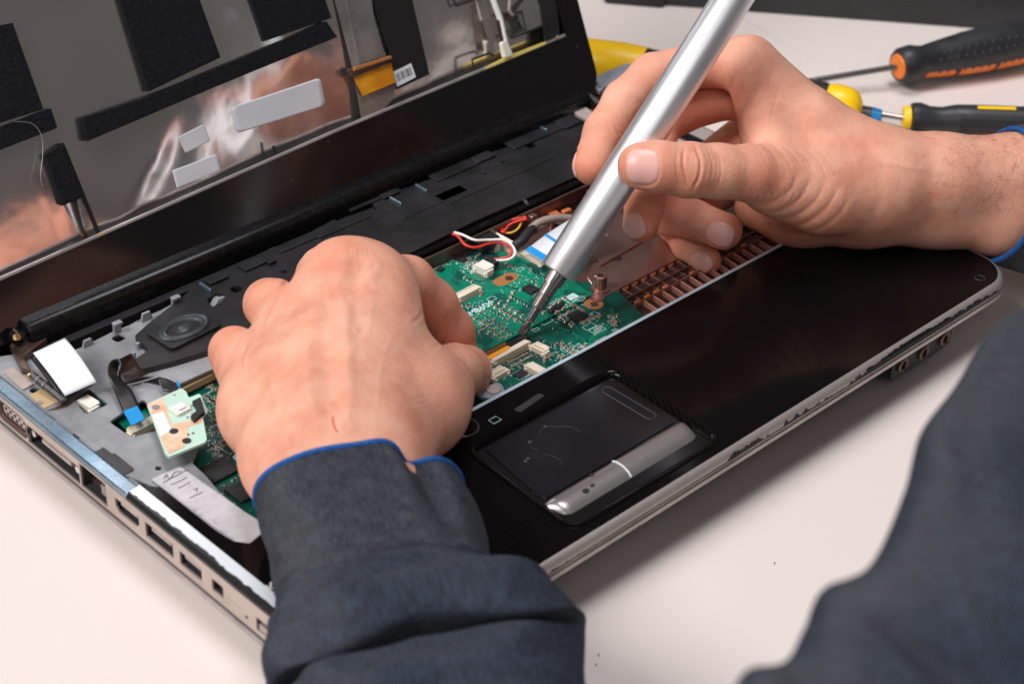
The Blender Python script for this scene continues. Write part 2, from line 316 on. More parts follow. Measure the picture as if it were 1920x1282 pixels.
# palm rest strip along the left side, chipped trim
b = MB(); b.prism([(0, 24.9), (0, 26.2), (1.2, 27.6), (6.4, 28.3), (6.4, 24.9)], 18, 131.5, fr=lambda q: (q[0], q[2], q[1])); b.build('side_trim', M['chip_trim'], lap, label='chipped silver trim beside the palm rest')if 0 else b.build('side_trim', M['chip_trim'], lap)
box('side_trim_shadow_gap', (1.9, 75, 24.6), (3.2, 110, .9), M['line'], lap) if 0 else None
def soc(y0, y1, c, d, depth, name='port', mt='liner'):
    b = MB(); t = .8
    b.box((depth, (y0+y1)/2, (c+d)/2), (1, y1-y0+2, d-c+2)); b.box((depth/2+.4, (y0+y1)/2, c-.45), (depth-.8, y1-y0+2, t)); b.box((depth/2+.4, (y0+y1)/2, d+.45), (depth-.8, y1-y0+2, t))
    b.box((depth/2+.4, y0-.45, (c+d)/2), (depth-.8, t, d-c)); b.box((depth/2+.4, y1+.45, (c+d)/2), (depth-.8, t, d-c)); return b.build(name, M[mt], lap)
for y0, y1, c, d, kd in PORT:
    p = soc(y0, y1, c, d, 11 if kd != 'vga' else 6)
    ym, zm = (y0+y1)/2, (c+d)/2
    if kd == 'vga':
        b = MB(); b.prism(rrect(200, 13.4, 221.4, 22.8, 3.5), .8, 3, fr=lambda q: (q[2], q[0], q[1]), holes=[rrect(201.4, 14.8, 220, 21.4, 2.6)]); b.build('shell', M['brown'], p, bev=.3)
        b = MB(); b.prism(rrect(201.5, 14.9, 219.9, 21.3, 2.6), 2.0, 4, fr=lambda q: (q[2], q[0], q[1])); b.build('insert', M['beige'], p)
        b = MB()
        for r in range(3):
            for i in range(5): b.tube([(1.7, 203.2+i*3.3+r*1.1, 16.2+r*2), (2.6, 203.2+i*3.3+r*1.1, 16.2+r*2)], .65, 8)
        b.build('pin_holes', M['line'], p, kind='stuff')
    if kd == 'dock':
        b = MB(); b.box((4, ym-.5, zm), (3, 24, 5)); b.build('shell', M['brown'], p, bev=.6); b = MB(); b.box((2.2, ym-.5, zm+.4), (2, 20, 1.5)); b.build('insert', M['beige'], p)
        for yy in (166.2, 196.6):
            b = MB(); b.tube([(1.2, yy, zm+.4), (6, yy, zm+.4)], 1.5, 12); b.build('screw_post', M['silver'], p, smooth=True, auto=35)
    if kd == 'lan':
        b = MB(); b.box((5, ym+2, zm+3), (4, 9, 5)); b.box((4, ym-4, zm-1), (5, 3, 5)); b.build('insert', M['bit'], p, bev=.4)
    if kd in ('hdmi', 'usb'):
        b = MB(); b.box((4.0, ym, zm+.8), (6, (y1-y0)*.7, 1.1)); b.build('insert', M['beige'], p)
    if kd == 'small':
        b = MB(); b.box((4.2, ym, zm+.3), (5, 4, 1.6)); b.build('insert', M['brown'], p)
    if kd == 'slot':
        b = MB(); b.box((1.2, ym, c+1.6), (1.6, y1-y0-1.6, 2.6)); b.build('insert', M['lip'], p, bev=.3)
b = MB(); b.tube([(-.12, 60.5, 16), (.6, 60.5, 16)], .7, 10); b.build('status_light', M['line'], lap)
box('side_mark', (-.02, 67, 17.8), (.1, 8.5, .25), M['lip'], lap)
# dark under-body, set back from the edge, and its floor
plate('bottom_case', [(9, 34), (30, 17), (348, 17), (366, 34), (366, 254), (9, 254)], 3, 14.2, M['matte'], lap)
for x, y in ((40, 20), (330, 20), (40, 240), (330, 240)): b = MB(); b.tube([(x, y, 0), (x, y, 3.2)], 7, 20); b.build('rubber_foot', M['rubber'], lap)
def jackpos(u, v): d_ = ray(u, v); return CP+d_*((4.4-CP[1])/d_[1])
j0, j1 = jackpos(1692, 684), jackpos(1770, 635)
b = MB(); b.prism(rrect(j0[0]-6.5, j0[2]-6, j1[0]+6.5, j0[2]+7, 3), 0, 12, fr=lambda q: (q[0], 5+q[2], q[1])); b.build('audio_panel', M['matte'], lap, bev=.8)
for u, v in ((1692, 684), (1731, 661), (1770, 635)):
    d_ = ray(u, v); t = (4.4-CP[1])/d_[1]; q = CP+d_*t
    pr = MB(); rr_ = [(3.4, 0), (3.4, 1.2), (2.5, 1.6), (1.9, 1.2), (1.9, -3)]; V = []; n = 20
    for r, h in rr_: V += [(q[0]+r*math.cos(2*math.pi*k/n), 4.9-h, q[2]+r*math.sin(2*math.pi*k/n)) for k in range(n)]
    pr.add(V, [(j*n+k, j*n+(k+1) % n, (j+1)*n+(k+1) % n, (j+1)*n+k) for j in range(4) for k in range(n)]); a_ = pr.build('audio_jack', M['gold'] if 0 else M['brown'], lap, smooth=True, auto=40)
    pr = MB(); pr.tube([(q[0], 4.8, q[2]), (q[0], 7, q[2])], 1.95, 16); pr.build('jack_hole', M['line'], a_)
# copper coated interior
plate('interior_floor', [(4, 20), (375, 20), (375, 250), (4, 250)], 14.2, 15.0, M['copper'], lap)

# palm rest: one glossy piece round the front and down the left side
tpo = rounded([(190.5, 69.5), (108.5, 69.5), (104.5, 7.6), (187, 7.6)], 8)
outer = [(6.3, 131), (6.3, 30)]+[(20+17.0*math.cos(math.radians(a)), 20+17.0*math.sin(math.radians(a))) for a in range(190, 271, 10)]+[(360.5+17.0*math.cos(math.radians(a)), 20+17.0*math.sin(math.radians(a))) for a in range(270, 361, 10)]
outer += [(377.4, 84.5), (26, 84.5), (22, 80), (16, 79), (12.6, 84), (11.6, 92), (11.4, 126)]
prest = plate('palm_rest', outer, 24.6, 28.25, M['gloss'], lap, holes=[tpo[::-1]], bev=.45)
b = MB(); b.prism([(26, 84.7), (375, 84.7), (375, 86.5), (26, 86.5)], 23.0, 28.0); b.build('palm_rest_edge', M['bright_edge'], lap, bev=.3)
b = MB(); b.prism([(28, 86.6), (368, 86.6), (368, 87.4), (28, 87.4)], 20, 25.6); b.build('palm_rest_flange', M['brown'], lap)
# touchpad set into a raised bezel
def loopmesh(name, loop, prof, mt, parent, **k):     # prof: (inset, z); loop counter-clockwise
    L = [np.array(p) for p in loop]; N = len(L); nr = []
    for i in range(N):
        t = L[(i+1) % N]-L[i-1]; t = t/np.linalg.norm(t); nr.append(np.array([-t[1], t[0]]))
    V = [(*(L[i]+nr[i]*o_), zz) for i in range(N) for o_, zz in prof]; n = len(prof)
    F = [(i*n+j, i*n+(j+1) % n, ((i+1) % N)*n+(j+1) % n, ((i+1) % N)*n+j) for i in range(N) for j in range(n)]
    return mesh(name, V, [f[::-1] for f in F], mt, parent, smooth=True, auto=50, **k)
tp = plate('touchpad', rounded([(188.5, 67.5), (110.5, 67.5), (106.5, 9.6), (185, 9.6)], 7), 24.2, 26.4, M['black'], lap)
def ccw(l): return l if sum(l[i][0]*l[(i+1) % len(l)][1]-l[(i+1) % len(l)][0]*l[i][1] for i in range(len(l))) > 0 else l[::-1]
loopmesh('bezel', ccw(tpo), [(-.9, 28.0), (-.3, 28.9), (.9, 29.0), (2.4, 27.6), (2.8, 26.0), (-.9, 26.0)], M['gloss'], tp)
plate('pad_surface', rounded([(182.5, 64.5), (116, 65.5), (110.5, 28.5), (182.5, 28.5)], 2.5), 26.4, 26.9, M['padsurf'], tp, bev=.2)
bb = MB(); secs = []
xs = np.linspace(109.2, 184.4, 40); prof = [(26.6, 26.4), (26.2, 28.0), (24.5, 28.9), (21, 28.7), (18.0, 27.6), (16.2, 26.3)]
V = []
for x in xs:
    e = min(x-109.2, 184.4-x); s = math.sqrt(max(0, 1-((5-min(e, 5))/5)**2)); V += [(x, 26.6-(26.6-y)*(0.35+.65*s), 26.3+(zz-26.3)*(.3+.7*s)) for y, zz in prof]
n = len(prof); F = [(i*n+j, (i+1)*n+j, (i+1)*n+j+1, i*n+j+1) for i in range(len(xs)-1) for j in range(n-1)]
mesh('click_button', V, [f[::-1] for f in F], M['pad_button'], tp, smooth=True)
for x_, y_, r_ in ((124.5, 20.5, 1.5), (128.5, 21.0, 1.1), (132.5, 25.3, 1.2)): b = MB(); b.prism(circ(x_, y_, r_, 9, r_*.7), 28.0, 28.0+(.95 if y_ > 25 else .75)); b.build('paint_chip', M['line'], tp)
b = MB(); b.tube([(145, 26.4, 28.2), (145, 24.5, 29.0), (145.1, 21, 28.85), (145, 18, 27.8), (144.8, 16.4, 26.7)], .35, 6); b.build('button_divider', M['white'], tp)
b = MB(); b.tube([(x, y, 26.95) for x, y in rrect(176.0, 35.5, 180.6, 62.5, 2.2)]+[(180.6, 60.3, 26.95)], .18, 5); b.build('scroll_mark', mat('mark_grey', (.05, .048, .056), .5), tp)
b = MB()
for l in ([(1045, 800), (1022, 800), (1012, 810), (1008, 822), (993, 830), (996, 838), (1010, 845), (1000, 853), (990, 862)], [(990, 862), (1005, 857), (1027, 852), (1050, 862), (1055, 875)], [(1090, 810), (1070, 800), (1045, 800)]):
    q = [P(u, v, 26.98) for u, v in l]; b.tube(spline(q, 4), .13, 5)
b.build('wear_line', mat('wear_grey', (.028, .028, .034), .5), tp)
b = MB()
for u, v in ((1022, 800), (993, 829), (990, 860), (985, 865)): b.tube([P(u, v, 26.9), P(u, v, 27.02)], .7, 8)
b.build('wear_spot', mat('wear_grey_light', (.06, .06, .075), .5), tp)
q = P(928, 787, 28.3); b = MB()
for l in ([(-2, -1.5), (2, -1.5), (2, 1.5), (-2, 1.5), (-2, -1.5)],): b.tube([(q[0]+x, q[1]+y, 28.3) for x, y in l], .2, 4)
b.build('pad_symbol', M['silk'], prest)
b = MB(); b.prism(rounded(PX(28.3, [(962, 768), (1010, 737), (1022, 741), (975, 773)]), 1), 28.0, 28.32); b.build('key_recess', M['matte'], prest)
for (u, v, r) in ((868, 800, 6),):
    q = P(u, v, 28.3); b = MB(); b.tube([(q[0]+r*math.cos(a), q[1]+r*math.sin(a), 28.3) for a in np.linspace(-2.4, 1.4, 22)], .3, 5); b.build('badge_ring', mat('ring_grey', (.16, .14, .14), .3, .6), prest)
q = P(1837, 521, 28.3); b = MB(); b.tube([(q[0]+2.2*math.cos(a), q[1]+2.2*math.sin(a), 28.3) for a in np.linspace(0, 6.28, 18)], .12, 4); b.build('corner_mark', mat('dim_print', (.06, .06, .08), .5), prest)
text('lettering', 'S/Rs', P(519, 1104, 28.3), 5.0, math.radians(-82), M['white'], prest)

# ------------------------------------------------------------------ grey magnesium plate on the left
mag = [(-45, 705), (-2, 668), (40, 662), (100, 668), (139, 656), (157, 649), (210, 622), (266, 600), (287, 589), (322, 570), (349, 585), (470, 545), (470, 640), (400, 690), (330, 722), (344, 730), (350, 790), (366, 822), (372, 838), (361, 868), (385, 890), (412, 922), (452, 955), (508, 985), (500, 1008), (474, 1024), (436, 1018), (290, 912), (243, 893), (222, 890), (205, 888), (150, 842), (0, 724)]
mz = 24.6; mp = PX(mz, mag)
mp[-1] = (6.2, 205); mp[0] = (6.2, 252)
mp[-2] = (6.2, mp[-2][1]); mp[-3] = (6.2, mp[-3][1])
holes = [rounded(PX(mz, h), 1.5) for h in ([(137, 747), (165, 728), (204, 757), (160, 776)], [(205, 790), (268, 748), (312, 790), (318, 800), (248, 819), (236, 812)], [(199, 856), (214, 847), (254, 880), (240, 888)], [(207, 634), (224, 624), (238, 633), (221, 642)])]
holes += [circ(*P(297, 877, mz)[:2], 1.3, 12), circ(*P(65, 731, mz)[:2], 1.9, 14), circ(*P(240, 728, mz)[:2], .8, 8)]
magp = plate('metal_plate', mp, mz-1.3, mz, M['magnesium'], lap, holes=[h[::-1] for h in holes], bev=.25)
plate('board_ledge', PX(22, [(318, 722), (400, 688), (470, 655), (470, 668), (402, 700), (338, 732)]), 19, 22, M['kapt2'], lap)
b = MB(); b.box((8.4, 196, 22.5), (2.0, 128, 3)); b.build('side_rib', M['mag_rim'], lap)
# ledges around the cut-outs, the second level of the plate, its posts and clips
def post(u, v, r, h, hole=True, mt='mag_rim', z=mz):
    c = P(u, v, z+h); b = MB(); n = 14
    pr = [(r*1.25, 0), (r, .6), (r, h)]+([(r*.5, h), (r*.5, h-1.2)] if hole else [])
    V = [(c[0]+q*math.cos(2*math.pi*k/n), c[1]+q*math.sin(2*math.pi*k/n), z+hh) for q, hh in pr for k in range(n)]
    F = [(j*n+k, j*n+(k+1) % n, (j+1)*n+(k+1) % n, (j+1)*n+k) for j in range(len(pr)-1) for k in range(n)]+[tuple(range((len(pr)-1)*n, len(pr)*n))]
    b.add(V, F); return b.build('screw_post', M[mt], magp if mt == 'mag_rim' else lap, smooth=True, auto=40)
post(270, 634, 2.0, 2.5); post(257, 643, 1.0, 3, False); post(75, 755, 1, .4); post(250, 660, .9, 3.5, False)
def clip(u, v, wd, h, mt='mag_rim'):
    c = P(u, v, mz); b = MB(); b.prism([(-wd/2, 0), (wd/2, 0), (wd*.3, h), (-wd*.3, h)], -.6, .6, fr=lambda q: (c[0]+q[0], c[1]+q[2], mz-.5+q[1])); b.build('clip_tab', M[mt], magp, bev=.2)
clip(165, 648, 5.5, 3.6); clip(275, 600, 6, 4.4); 
for u, v in ((220, 622), (329, 574)):
    c = P(u, v, mz); b = MB(); b.box((c[0], c[1], mz+2.2), (3.4, 1.6, 4.6)); b.box((c[0], c[1]-.7, mz+4.6), (4, 2.6, 1.2)); b.build('clip_hook', M['mag_rim'], magp, bev=.3)
for l in ([(90, 783), (106, 795), (125, 793), (135, 778)], [(105, 770), (210, 855), (262, 900)], [(178, 772), (215, 800)], [(240, 620), (262, 633)], [(240, 612), (262, 600), (300, 583)], [(148, 700), (152, 705)]): b = MB(); b.tube(spline([P(u, v, mz+.02) for u, v in l], 4), .22, 5); b.build('plate_crease', M['mag_rim'], magp)
b = MB(); b.prism(PX(mz, [(86, 771), (118, 757), (140, 752), (128, 762), (108, 768)]), mz-.1, mz+.12); b.build('plate_scratch', M['brown'], magp)
# small dark cut-outs along the rim
for u, v, wd, dp in ((22, 735, 5, 3), (55, 763, 6, 3), (92, 786, 4, 2), (116, 812, 5, 3), (138, 820, 4, 2), (157, 843, 6, 3)):
    c = P(u, v, mz); box('rim_notch', (c[0]+.5, c[1], mz+.02), (dp, wd, .3), M['line'], magp)
plate('rubber_pad', rounded(PX(25, [(5, 697), (24, 689), (63, 721), (43, 731)]), .6), mz, mz+.7, M['beige'], lap, bev=.2)
plate('tan_tape', PX(25, [(55, 740), (77, 728), (109, 752), (82, 765)]), mz, mz+.25, M['kapt2'], lap)
# ledges seen inside cut-outs
if 0: b = MB(); b.prism(PX(21, [(160, 770), (205, 750), (206, 757), (163, 777), (148, 772), (137, 757), (141, 755)]), 20, 21.6); b.build('cutout_ledge', M['kapt2'], magp)
# label on the plate
lb = plate('worn_label', rounded(PX(25, [(283, 897), (337, 873), (502, 988), (488, 1000), (470, 1016), (444, 1015), (385, 976)]), .8), mz, mz+.2, M['worn_label'], lap)
b = MB()
for l in ([(308, 897), (312, 889), (318, 898), (328, 885), (340, 884)], [(320, 908), (332, 904), (350, 895)], [(334, 915), (345, 910), (357, 903)], [(305, 905), (352, 880)], [(362, 918), (370, 915), (368, 921)], [(356, 933), (380, 922)], [(286, 902), (300, 912), (312, 921)]): b.tube(spline([P(u, v, mz+.22) for u, v in l], 3), .25, 4)
b.build('pen_scribble', mat('ink_grey', (.12, .12, .15), .6), lb)
# big white sheet label stuck on a tilted black flap
fl = [(62, 662), (122, 634), (181, 716), (122, 742)]; dz = [34, 37, 31, 28]
V = [P(u, v, z) for (u, v), z in zip(fl, dz)]; V2 = []; nn_ = 12
for j in range(nn_+1):
    for i in range(nn_+1):
        s, t = i/nn_, j/nn_; q = (V[0]*(1-s)+V[1]*s)*(1-t)+(V[3]*(1-s)+V[2]*s)*t; q = q+np.array([0, 0, 1.])*(1.4*math.sin(math.pi*t)*(.4+.6*s)); V2.append(q)
F = [(j*(nn_+1)+i, (j+1)*(nn_+1)+i, (j+1)*(nn_+1)+i+1, j*(nn_+1)+i+1) for j in range(nn_) for i in range(nn_)]
o = mesh('white_label', V2, F, M['white'], lap, smooth=True); md = o.modifiers.new('thickness', 'SOLIDIFY'); md.thickness = .0003; md.offset = 0
V3 = [q-np.array([1.5, -.8, 1.4]) for q in V2]; o = mesh('black_flap', V3, F, M['ribbon'], lap, smooth=True); md = o.modifiers.new('thickness', 'SOLIDIFY'); md.thickness = .0004
b = MB(); b.tube([P(60, 703, 29), P(120, 752, 26.5)], 1.5, 12); b.build('hinge_rod', M['bit'], lap, smooth=True, auto=40)
for k in range(2):
    a = P(60, 703, 29)*(1-(.2+.2*k))+P(120, 752, 26.5)*(.2+.2*k); c = P(60, 703, 29)*(1-(.22+.2*k))+P(120, 752, 26.5)*(.22+.2*k); b = MB(); b.tube([a, c], 1.8, 12); b.build('rod_collar', M['lip'], lap)
b = MB(); b.prism(PX(25, [(18, 655), (60, 640), (95, 640), (45, 680), (60, 705), (42, 700)]), 24.6, 28); b.build('hinge_bracket', M['brown'], lap, bev=.4)
b = MB(); b.tube([P(54, 702, 27), P(58, 706, 27)], 1.3, 10); b.build('hinge_screw', M['gold'], lap, smooth=True)

# ------------------------------------------------------------------ speaker, bar across the middle, hinge bar
zb = 27.4
bar = rounded([(44, 195), (62, 190), (79, 186.5), (120, 188), (186, 190), (228, 192), (300, 191), (352, 190), (356, 200), (356, 233), (330, 238), (300, 238), (296, 233), (262, 238), (246, 238), (244, 234), (222, 236), (205, 236), (203, 229), (184, 229), (182, 235), (150, 231), (147, 234), (121, 231), (104, 231), (92, 226), (73, 220), (61, 215), (60, 203), (47, 200)], 1.2, 2)
bholes = [circ(*P(u, v, zb)[:2], r, 16)[::-1] for u, v, r in ((443, 542, 2.6), (760, 387, 2.5), (995, 273, 2.6))]
bholes.append(rounded(PX(zb, [(387, 560), (405, 548), (424, 550), (420, 562), (398, 576)]), 1)[::-1])
brp = plate('centre_bar', bar, 20.5, zb, M['satin'], lap, holes=[h if 1 else h for h in bholes], bev=.6)
b = MB(); b.prism([(150, 186.2), (352, 186.2), (352, 190.8), (150, 189.8)], 23, 26.6); b.build('bar_rail', M['gloss'], lap, bev=.7)
b = MB(); b.prism([(186, 184.2), (300, 184.2), (300, 185.4), (186, 185.4)], 19, 25.2); b.build('board_flange', M['brown'], lap)
# ribs, tabs and blocks that stand on the bar
def blk(u, v, sx, sy, h, mt='satin', z=zb, nm='moulded_block'):
    c = P(u, v, z+h); return box(nm, (c[0], c[1], z+h/2-.1), (sx, sy, h+.2), M[mt], brp, bev=.3)
for u, v, sx, sy, h in ((480, 490, 16, 6, 1.2), (500, 482, 4, 9, 1.8), (405, 520, 10, 5, 1.4), (560, 452, 24, 5, .8), (700, 372, 30, 4, 1.0), (725, 358, 10, 8, 1.6), (850, 318, 26, 7, .9), (905, 293, 12, 6, 1.5), (1010, 250, 40, 8, 1.0), (1065, 226, 12, 10, 1.6), (640, 420, 30, 6, .7), (930, 330, 70, 10, .5), (800, 372, 40, 14, .5)): blk(u, v, sx, sy, h)
for u, v in ((497, 484), (790, 351), (742, 375), (1015, 238), (385, 536)):
    c = P(u, v, zb+1.6); box('moulded_rib', (c[0], c[1], zb+.9), (1.0, 8, 1.8), M['lip'] if 0 else M['steel_blue'], brp, rz=.0, bev=.3)
for u, v in ((530, 505), (906, 323), (640, 448), (940, 300)): post(u, v, 1.3, 1.2, False, 'satin', zb)

q = P(410, 556, 26); b = MB(); b.prism(PX(25.8, [(392, 573), (404, 551), (417, 549), (423, 556), (410, 562), (402, 576)]), 24.5, 25.8, [circ(q[0]+.8, q[1]+.6, .8, 10)[::-1]]); b.build('metal_tab', M['magnesium'], brp, bev=.2)
def speaker(u, v, rx, ry, rz, par):
    c = P(u, v, zb+2.2); ca, sa = math.cos(rz), math.sin(rz)
    fr = lambda q: (c[0]+q[0]*ca-q[1]*sa, c[1]+q[0]*sa+q[1]*ca, q[2])
    b = MB(); b.prism(rrect(-rx*1.22, -ry*1.28, rx*1.22, ry*1.28, 2), 20, zb+1.6, fr=fr); hs = b.build('speaker_housing', M['satin'], par, bev=.5)
    pr = [(1.12, 1.6), (1.10, 2.6), (1.0, 2.8), (.92, 1.9), (.86, 2.5), (.76, 2.4), (.70, 1.3), (.55, .9), (.42, 1.0), (.34, 1.9), (.18, 2.4), (.0, 2.5)]; n = 40; b = MB()
    V = [fr((rx*k*math.cos(2*math.pi*i/n), ry*k*math.sin(2*math.pi*i/n)*(1 if k > .5 else 1.2), zb+h)) for k, h in pr for i in range(n)]
    b.add(V, [(j*n+k, j*n+(k+1) % n, (j+1)*n+(k+1) % n, (j+1)*n+k) for j in range(len(pr)-1) for k in range(n)]); b.build('speaker_cone', M['dustyblack'], hs, smooth=True)
speaker(345, 613, 10.6, 6.6, .06, lap)
b = MB(); b.prism(PX(zb, [(268, 660), (240, 698), (262, 703), (282, 664)]), 24.7, zb-.8); b.build('speaker_lug', M['satin'], lap, bev=.4)
q = P(255, 701, 27.2); b = MB(); b.tube([(q[0]+1.6*math.cos(a), q[1]+1.3*math.sin(a), 27) for a in np.linspace(.4, 6, 14)], .35, 6); b.build('blue_grommet', M['blue'], lap)
# hinge bar and lid foot
def hbar(name, x0, x1, mt):
    b = MB(); n = 40; se = lambda q: math.copysign(abs(q)**.45, q); pr = [(246+9.4*se(math.cos(math.radians(a)))*(1-.12*math.sin(math.radians(a))), 28.6+7.0*se(math.sin(math.radians(a)))) for a in np.linspace(0, 360, n, endpoint=False)]
    V = [(x, y, z) for x in (x0, x0+1, x1-1, x1) for y, z in pr]; V = [(x, 246+(y-246)*(.93 if x in (x0, x1) else 1), 30+(z-30)*(.93 if x in (x0, x1) else 1)) for x, y, z in V]
    b.add(V, [(j*n+k, j*n+(k+1) % n, (j+1)*n+(k+1) % n, (j+1)*n+k) for j in range(3) for k in range(n)]+[tuple(range(n))[::-1], tuple(range(3*n, 4*n))]); return b.build(name, M[mt], lap, smooth=True, auto=40)
hbar('hinge_bar', 27, 352, 'dusty')
b = MB(); b.prism([(30, 231.5), (352, 231.5), (352, 236), (30, 236)], 14, 25.4); b.build('hinge_trough', M['line'], lap)
b = MB(); b.tube([(40, 237.1, 26.3), (120, 237.0, 26.6), (210, 237, 26.3), (330, 237.1, 26.6)], .22, 5); b.build('seam_line', M['brown'], lap)
b = MB(); b.tube([P(28, 628, 32), P(36, 634, 32)], 3.2, 16); k_ = b.build('hinge_cap', M['black'], lap, smooth=True, auto=40)
q = P(29, 632, 34); b = MB(); b.tube([q, q+np.array([.6, -1.2, .6])], 1.5, 12); b.build('cap_screw', M['gold'], k_)
# back wall and right-hand hinge hardware
b = MB(); b.prism([(4, 254), (372, 254), (372, 258), (4, 258)], 8, 25); b.build('back_wall', M['satin'], lap)
b = MB(); b.prism(PX(27, [(1040, 200), (1060, 182), (1110, 160), (1150, 170), (1125, 205), (1090, 222)]), 22, 27); b.build('hinge_mount', M['brown'], lap, bev=.5)
b = MB(); b.prism(PX(30, [(1108, 152), (1135, 138), (1178, 120), (1200, 140), (1165, 185), (1150, 160), (1128, 168)]), 26, 31); b.build('hinge_mount', M['mag_rim'], lap, bev=.6)
b = MB(); b.prism(PX(29, [(1068, 205), (1098, 200), (1118, 214), (1105, 226), (1085, 216)]), 27, 29); b.build('hinge_washer', M['beige'], lap, bev=.4)
b = MB(); b.tube(spline([P(1055, 178, 31), P(1085, 176, 32), (P(1110, 185, 31)), P(1135, 205, 29), P(1140, 222, 27)], 6), 2.0, 10); b.build('hinge_cable', M['satin'], lap, smooth=True)
b = MB(); b.tube([P(1120, 190, 31), P(1128, 200, 31)], .8, 6); b.build('cable_clamp', M['silver'], lap)
for k in range(7):
    q = P(1112+RNG.uniform(-30, 45), 165+RNG.uniform(-18, 30), 30); box('hinge_fragment', q, (RNG.uniform(2, 6), RNG.uniform(1.5, 4), 2.5), M[['brown', 'mag_rim', 'bit', 'satin'][k % 4]], lap, rz=RNG.uniform(0, 3), bev=.4)

# ------------------------------------------------------------------ right-hand inside: copper tray, grille, cables
pl_ = plate('copper_tray', PX(18, [(1128, 560), (1100, 520), (1112, 492), (1165, 487), (1168, 470), (1250, 418), (1330, 380), (1480, 330), (1530, 360), (1335, 452), (1138, 553)]), 15.5, 18, M['copper'], lap, bev=.5)
b = MB(); b.prism(PX(19, [(1122, 484), (1240, 418), (1243, 430), (1125, 498)]), 18, 19); b.build('tray_step', M['copper'], pl_, bev=.4)
c = P(1126, 527, 22); n = 20
for pr, nm in (([(4.4, 18), (4.4, 18.8), (3.0, 19.0), (2.9, 24.8), (2.3, 25.2), (1.4, 25.1), (1.4, 22)], 'screw_boss'), ([(3.6, 17.6), (3.4, 18.2), (.1, 18.3)], 'boss_foot')):
    cc = c if nm == 'screw_boss' else P(1120, 557, 18); b = MB(); V = [(cc[0]+r*math.cos(2*math.pi*k/n), cc[1]+r*math.sin(2*math.pi*k/n), h) for r, h in pr for k in range(n)]
    b.add(V, [(j*n+k, j*n+(k+1) % n, (j+1)*n+(k+1) % n, (j+1)*n+k) for j in range(len(pr)-1) for k in range(n)]); b.build(nm, M['copper'], lap, smooth=True, auto=40)
# slotted grille along the palm rest
def gbar(a, bb_, wd, h, z, nm, mt): 
    b = MB(); a = np.array(a); bb_ = np.array(bb_); c = (a+bb_)/2; L = np.linalg.norm(bb_-a); b.box((c[0], c[1], z), (L, wd, h), math.atan2(*(bb_-a)[::-1])); return b.build(nm, M[mt], lap, bev=.2)
plate('grille_floor', [(230, 87.6), (366, 87.6), (366, 125), (240, 125)], 15.05, 15.4, M['brown'], lap)
for k in range(22):
    x = 236+k*6.0
    if x > 246: box('grille_slot', (x+3.1, 114.2, 15.5), (4.3, 5.2, .3), M['line'], lap); box('grille_slot', (x+2.9, 106.5, 15.5), (4.3, 2.6, .3), M['line'], lap)
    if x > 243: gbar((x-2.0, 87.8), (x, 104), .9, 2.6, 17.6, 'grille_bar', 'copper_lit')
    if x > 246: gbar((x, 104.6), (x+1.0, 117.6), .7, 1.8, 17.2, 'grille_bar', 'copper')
gbar((242, 104.3), (366, 104.3), .7, 2.4, 18.2, 'grille_rail', 'copper'); gbar((244, 110.4), (366, 110.4), .6, 2.0, 18.0, 'grille_rail', 'copper')
for k in range(21):
    x = 246+k*5.95; b = MB(); b.box((x, 119.6, 16.2), (4.2, 3.0, 1.6)); b.build('grille_glint', M['copper_glint'], lap, bev=.7)  # orange blocks painted as glints of light inside the grille
    if k < 4 or k % 3 == 0: b = MB(); b.box((x+.8, 106.6, 17.4), (3.4, 1.9, 1.8)); b.build('grille_glint', M['copper_glint'], lap, bev=.7)
# clutter between the bar and the board
cl = [(1000, 388, 14, 7, 4, 'copper'), (960, 402, 20, 4, 3, 'brown'), (1052, 372, 26, 3, 4, 'copper'), (1080, 345, 18, 5, 3, 'copper'), (1035, 345, 20, 4, 5, 'satin'), (1015, 372, 9, 7, 8, 'copper'), (925, 415, 20, 6, 3, 'brown'), (997, 402, 4, 4, 9, 'copper'), (1060, 410, 12, 8, 3, 'brown'), (1095, 400, 14, 6, 3, 'copper'), (1072, 430, 16, 10, 1.5, 'brown'), (1040, 400, 5, 5, 5, 'copper_glint'), (1062, 393, 5, 2.5, 5, 'copper_glint'), (1102, 380, 16, 2, 8, 'copper'), (1085, 440, 10, 4, 3, 'copper'), (980, 372, 12, 3, 6, 'satin'), (1110, 355, 6, 3, 9, 'copper'), (950, 386, 24, 3, 4, 'satin'), (1150, 380, 30, 10, 3, 'copper'), (1230, 350, 40, 10, 3, 'copper')]
for i, (u, v, sx, sy, h, mt) in enumerate(cl):
    q = P(u, v, 15+h); box('inner_bracket', (q[0], q[1], 15+h/2), (sx, sy, h), M[mt], lap, rz=((i*37) % 11-5)*.04, bev=.4)
for u, v in ((1008, 368), (1062, 430), (1098, 368), (1035, 415)):
    q = P(u, v, 20); b = MB(); b.tube([(q[0], q[1], 15), (q[0], q[1], 20)], 1.6, 12); b.build('inner_boss', M['copper'], lap, smooth=True, auto=40)
def wire(name, pts, r, mt, par=None, n=8): b = MB(); b.tube(spline([P(u, v, z) for u, v, z in pts], 7), r, n); return b.build(name, M[mt], par or lap, smooth=True)
wire('antenna_cable', [(1000, 393, 23), (1025, 372, 24), (1060, 350, 24), (1100, 330, 23)], 1.7, 'black_wire')
wire('cable_loop', [(972, 370, 25), (985, 378, 27), (992, 393, 24), (978, 396, 22), (966, 388, 22), (972, 378, 24)], 1.0, 'black_wire')
wire('display_cable', [(995, 430, 23), (1010, 418, 24.5), (1035, 410, 25), (1062, 409, 24), (1100, 414, 22)], 1.9, 'grey_wire')
wire('display_cable', [(1000, 433, 22), (1020, 423, 23), (1030, 420, 22)], .9, 'grey_wire')

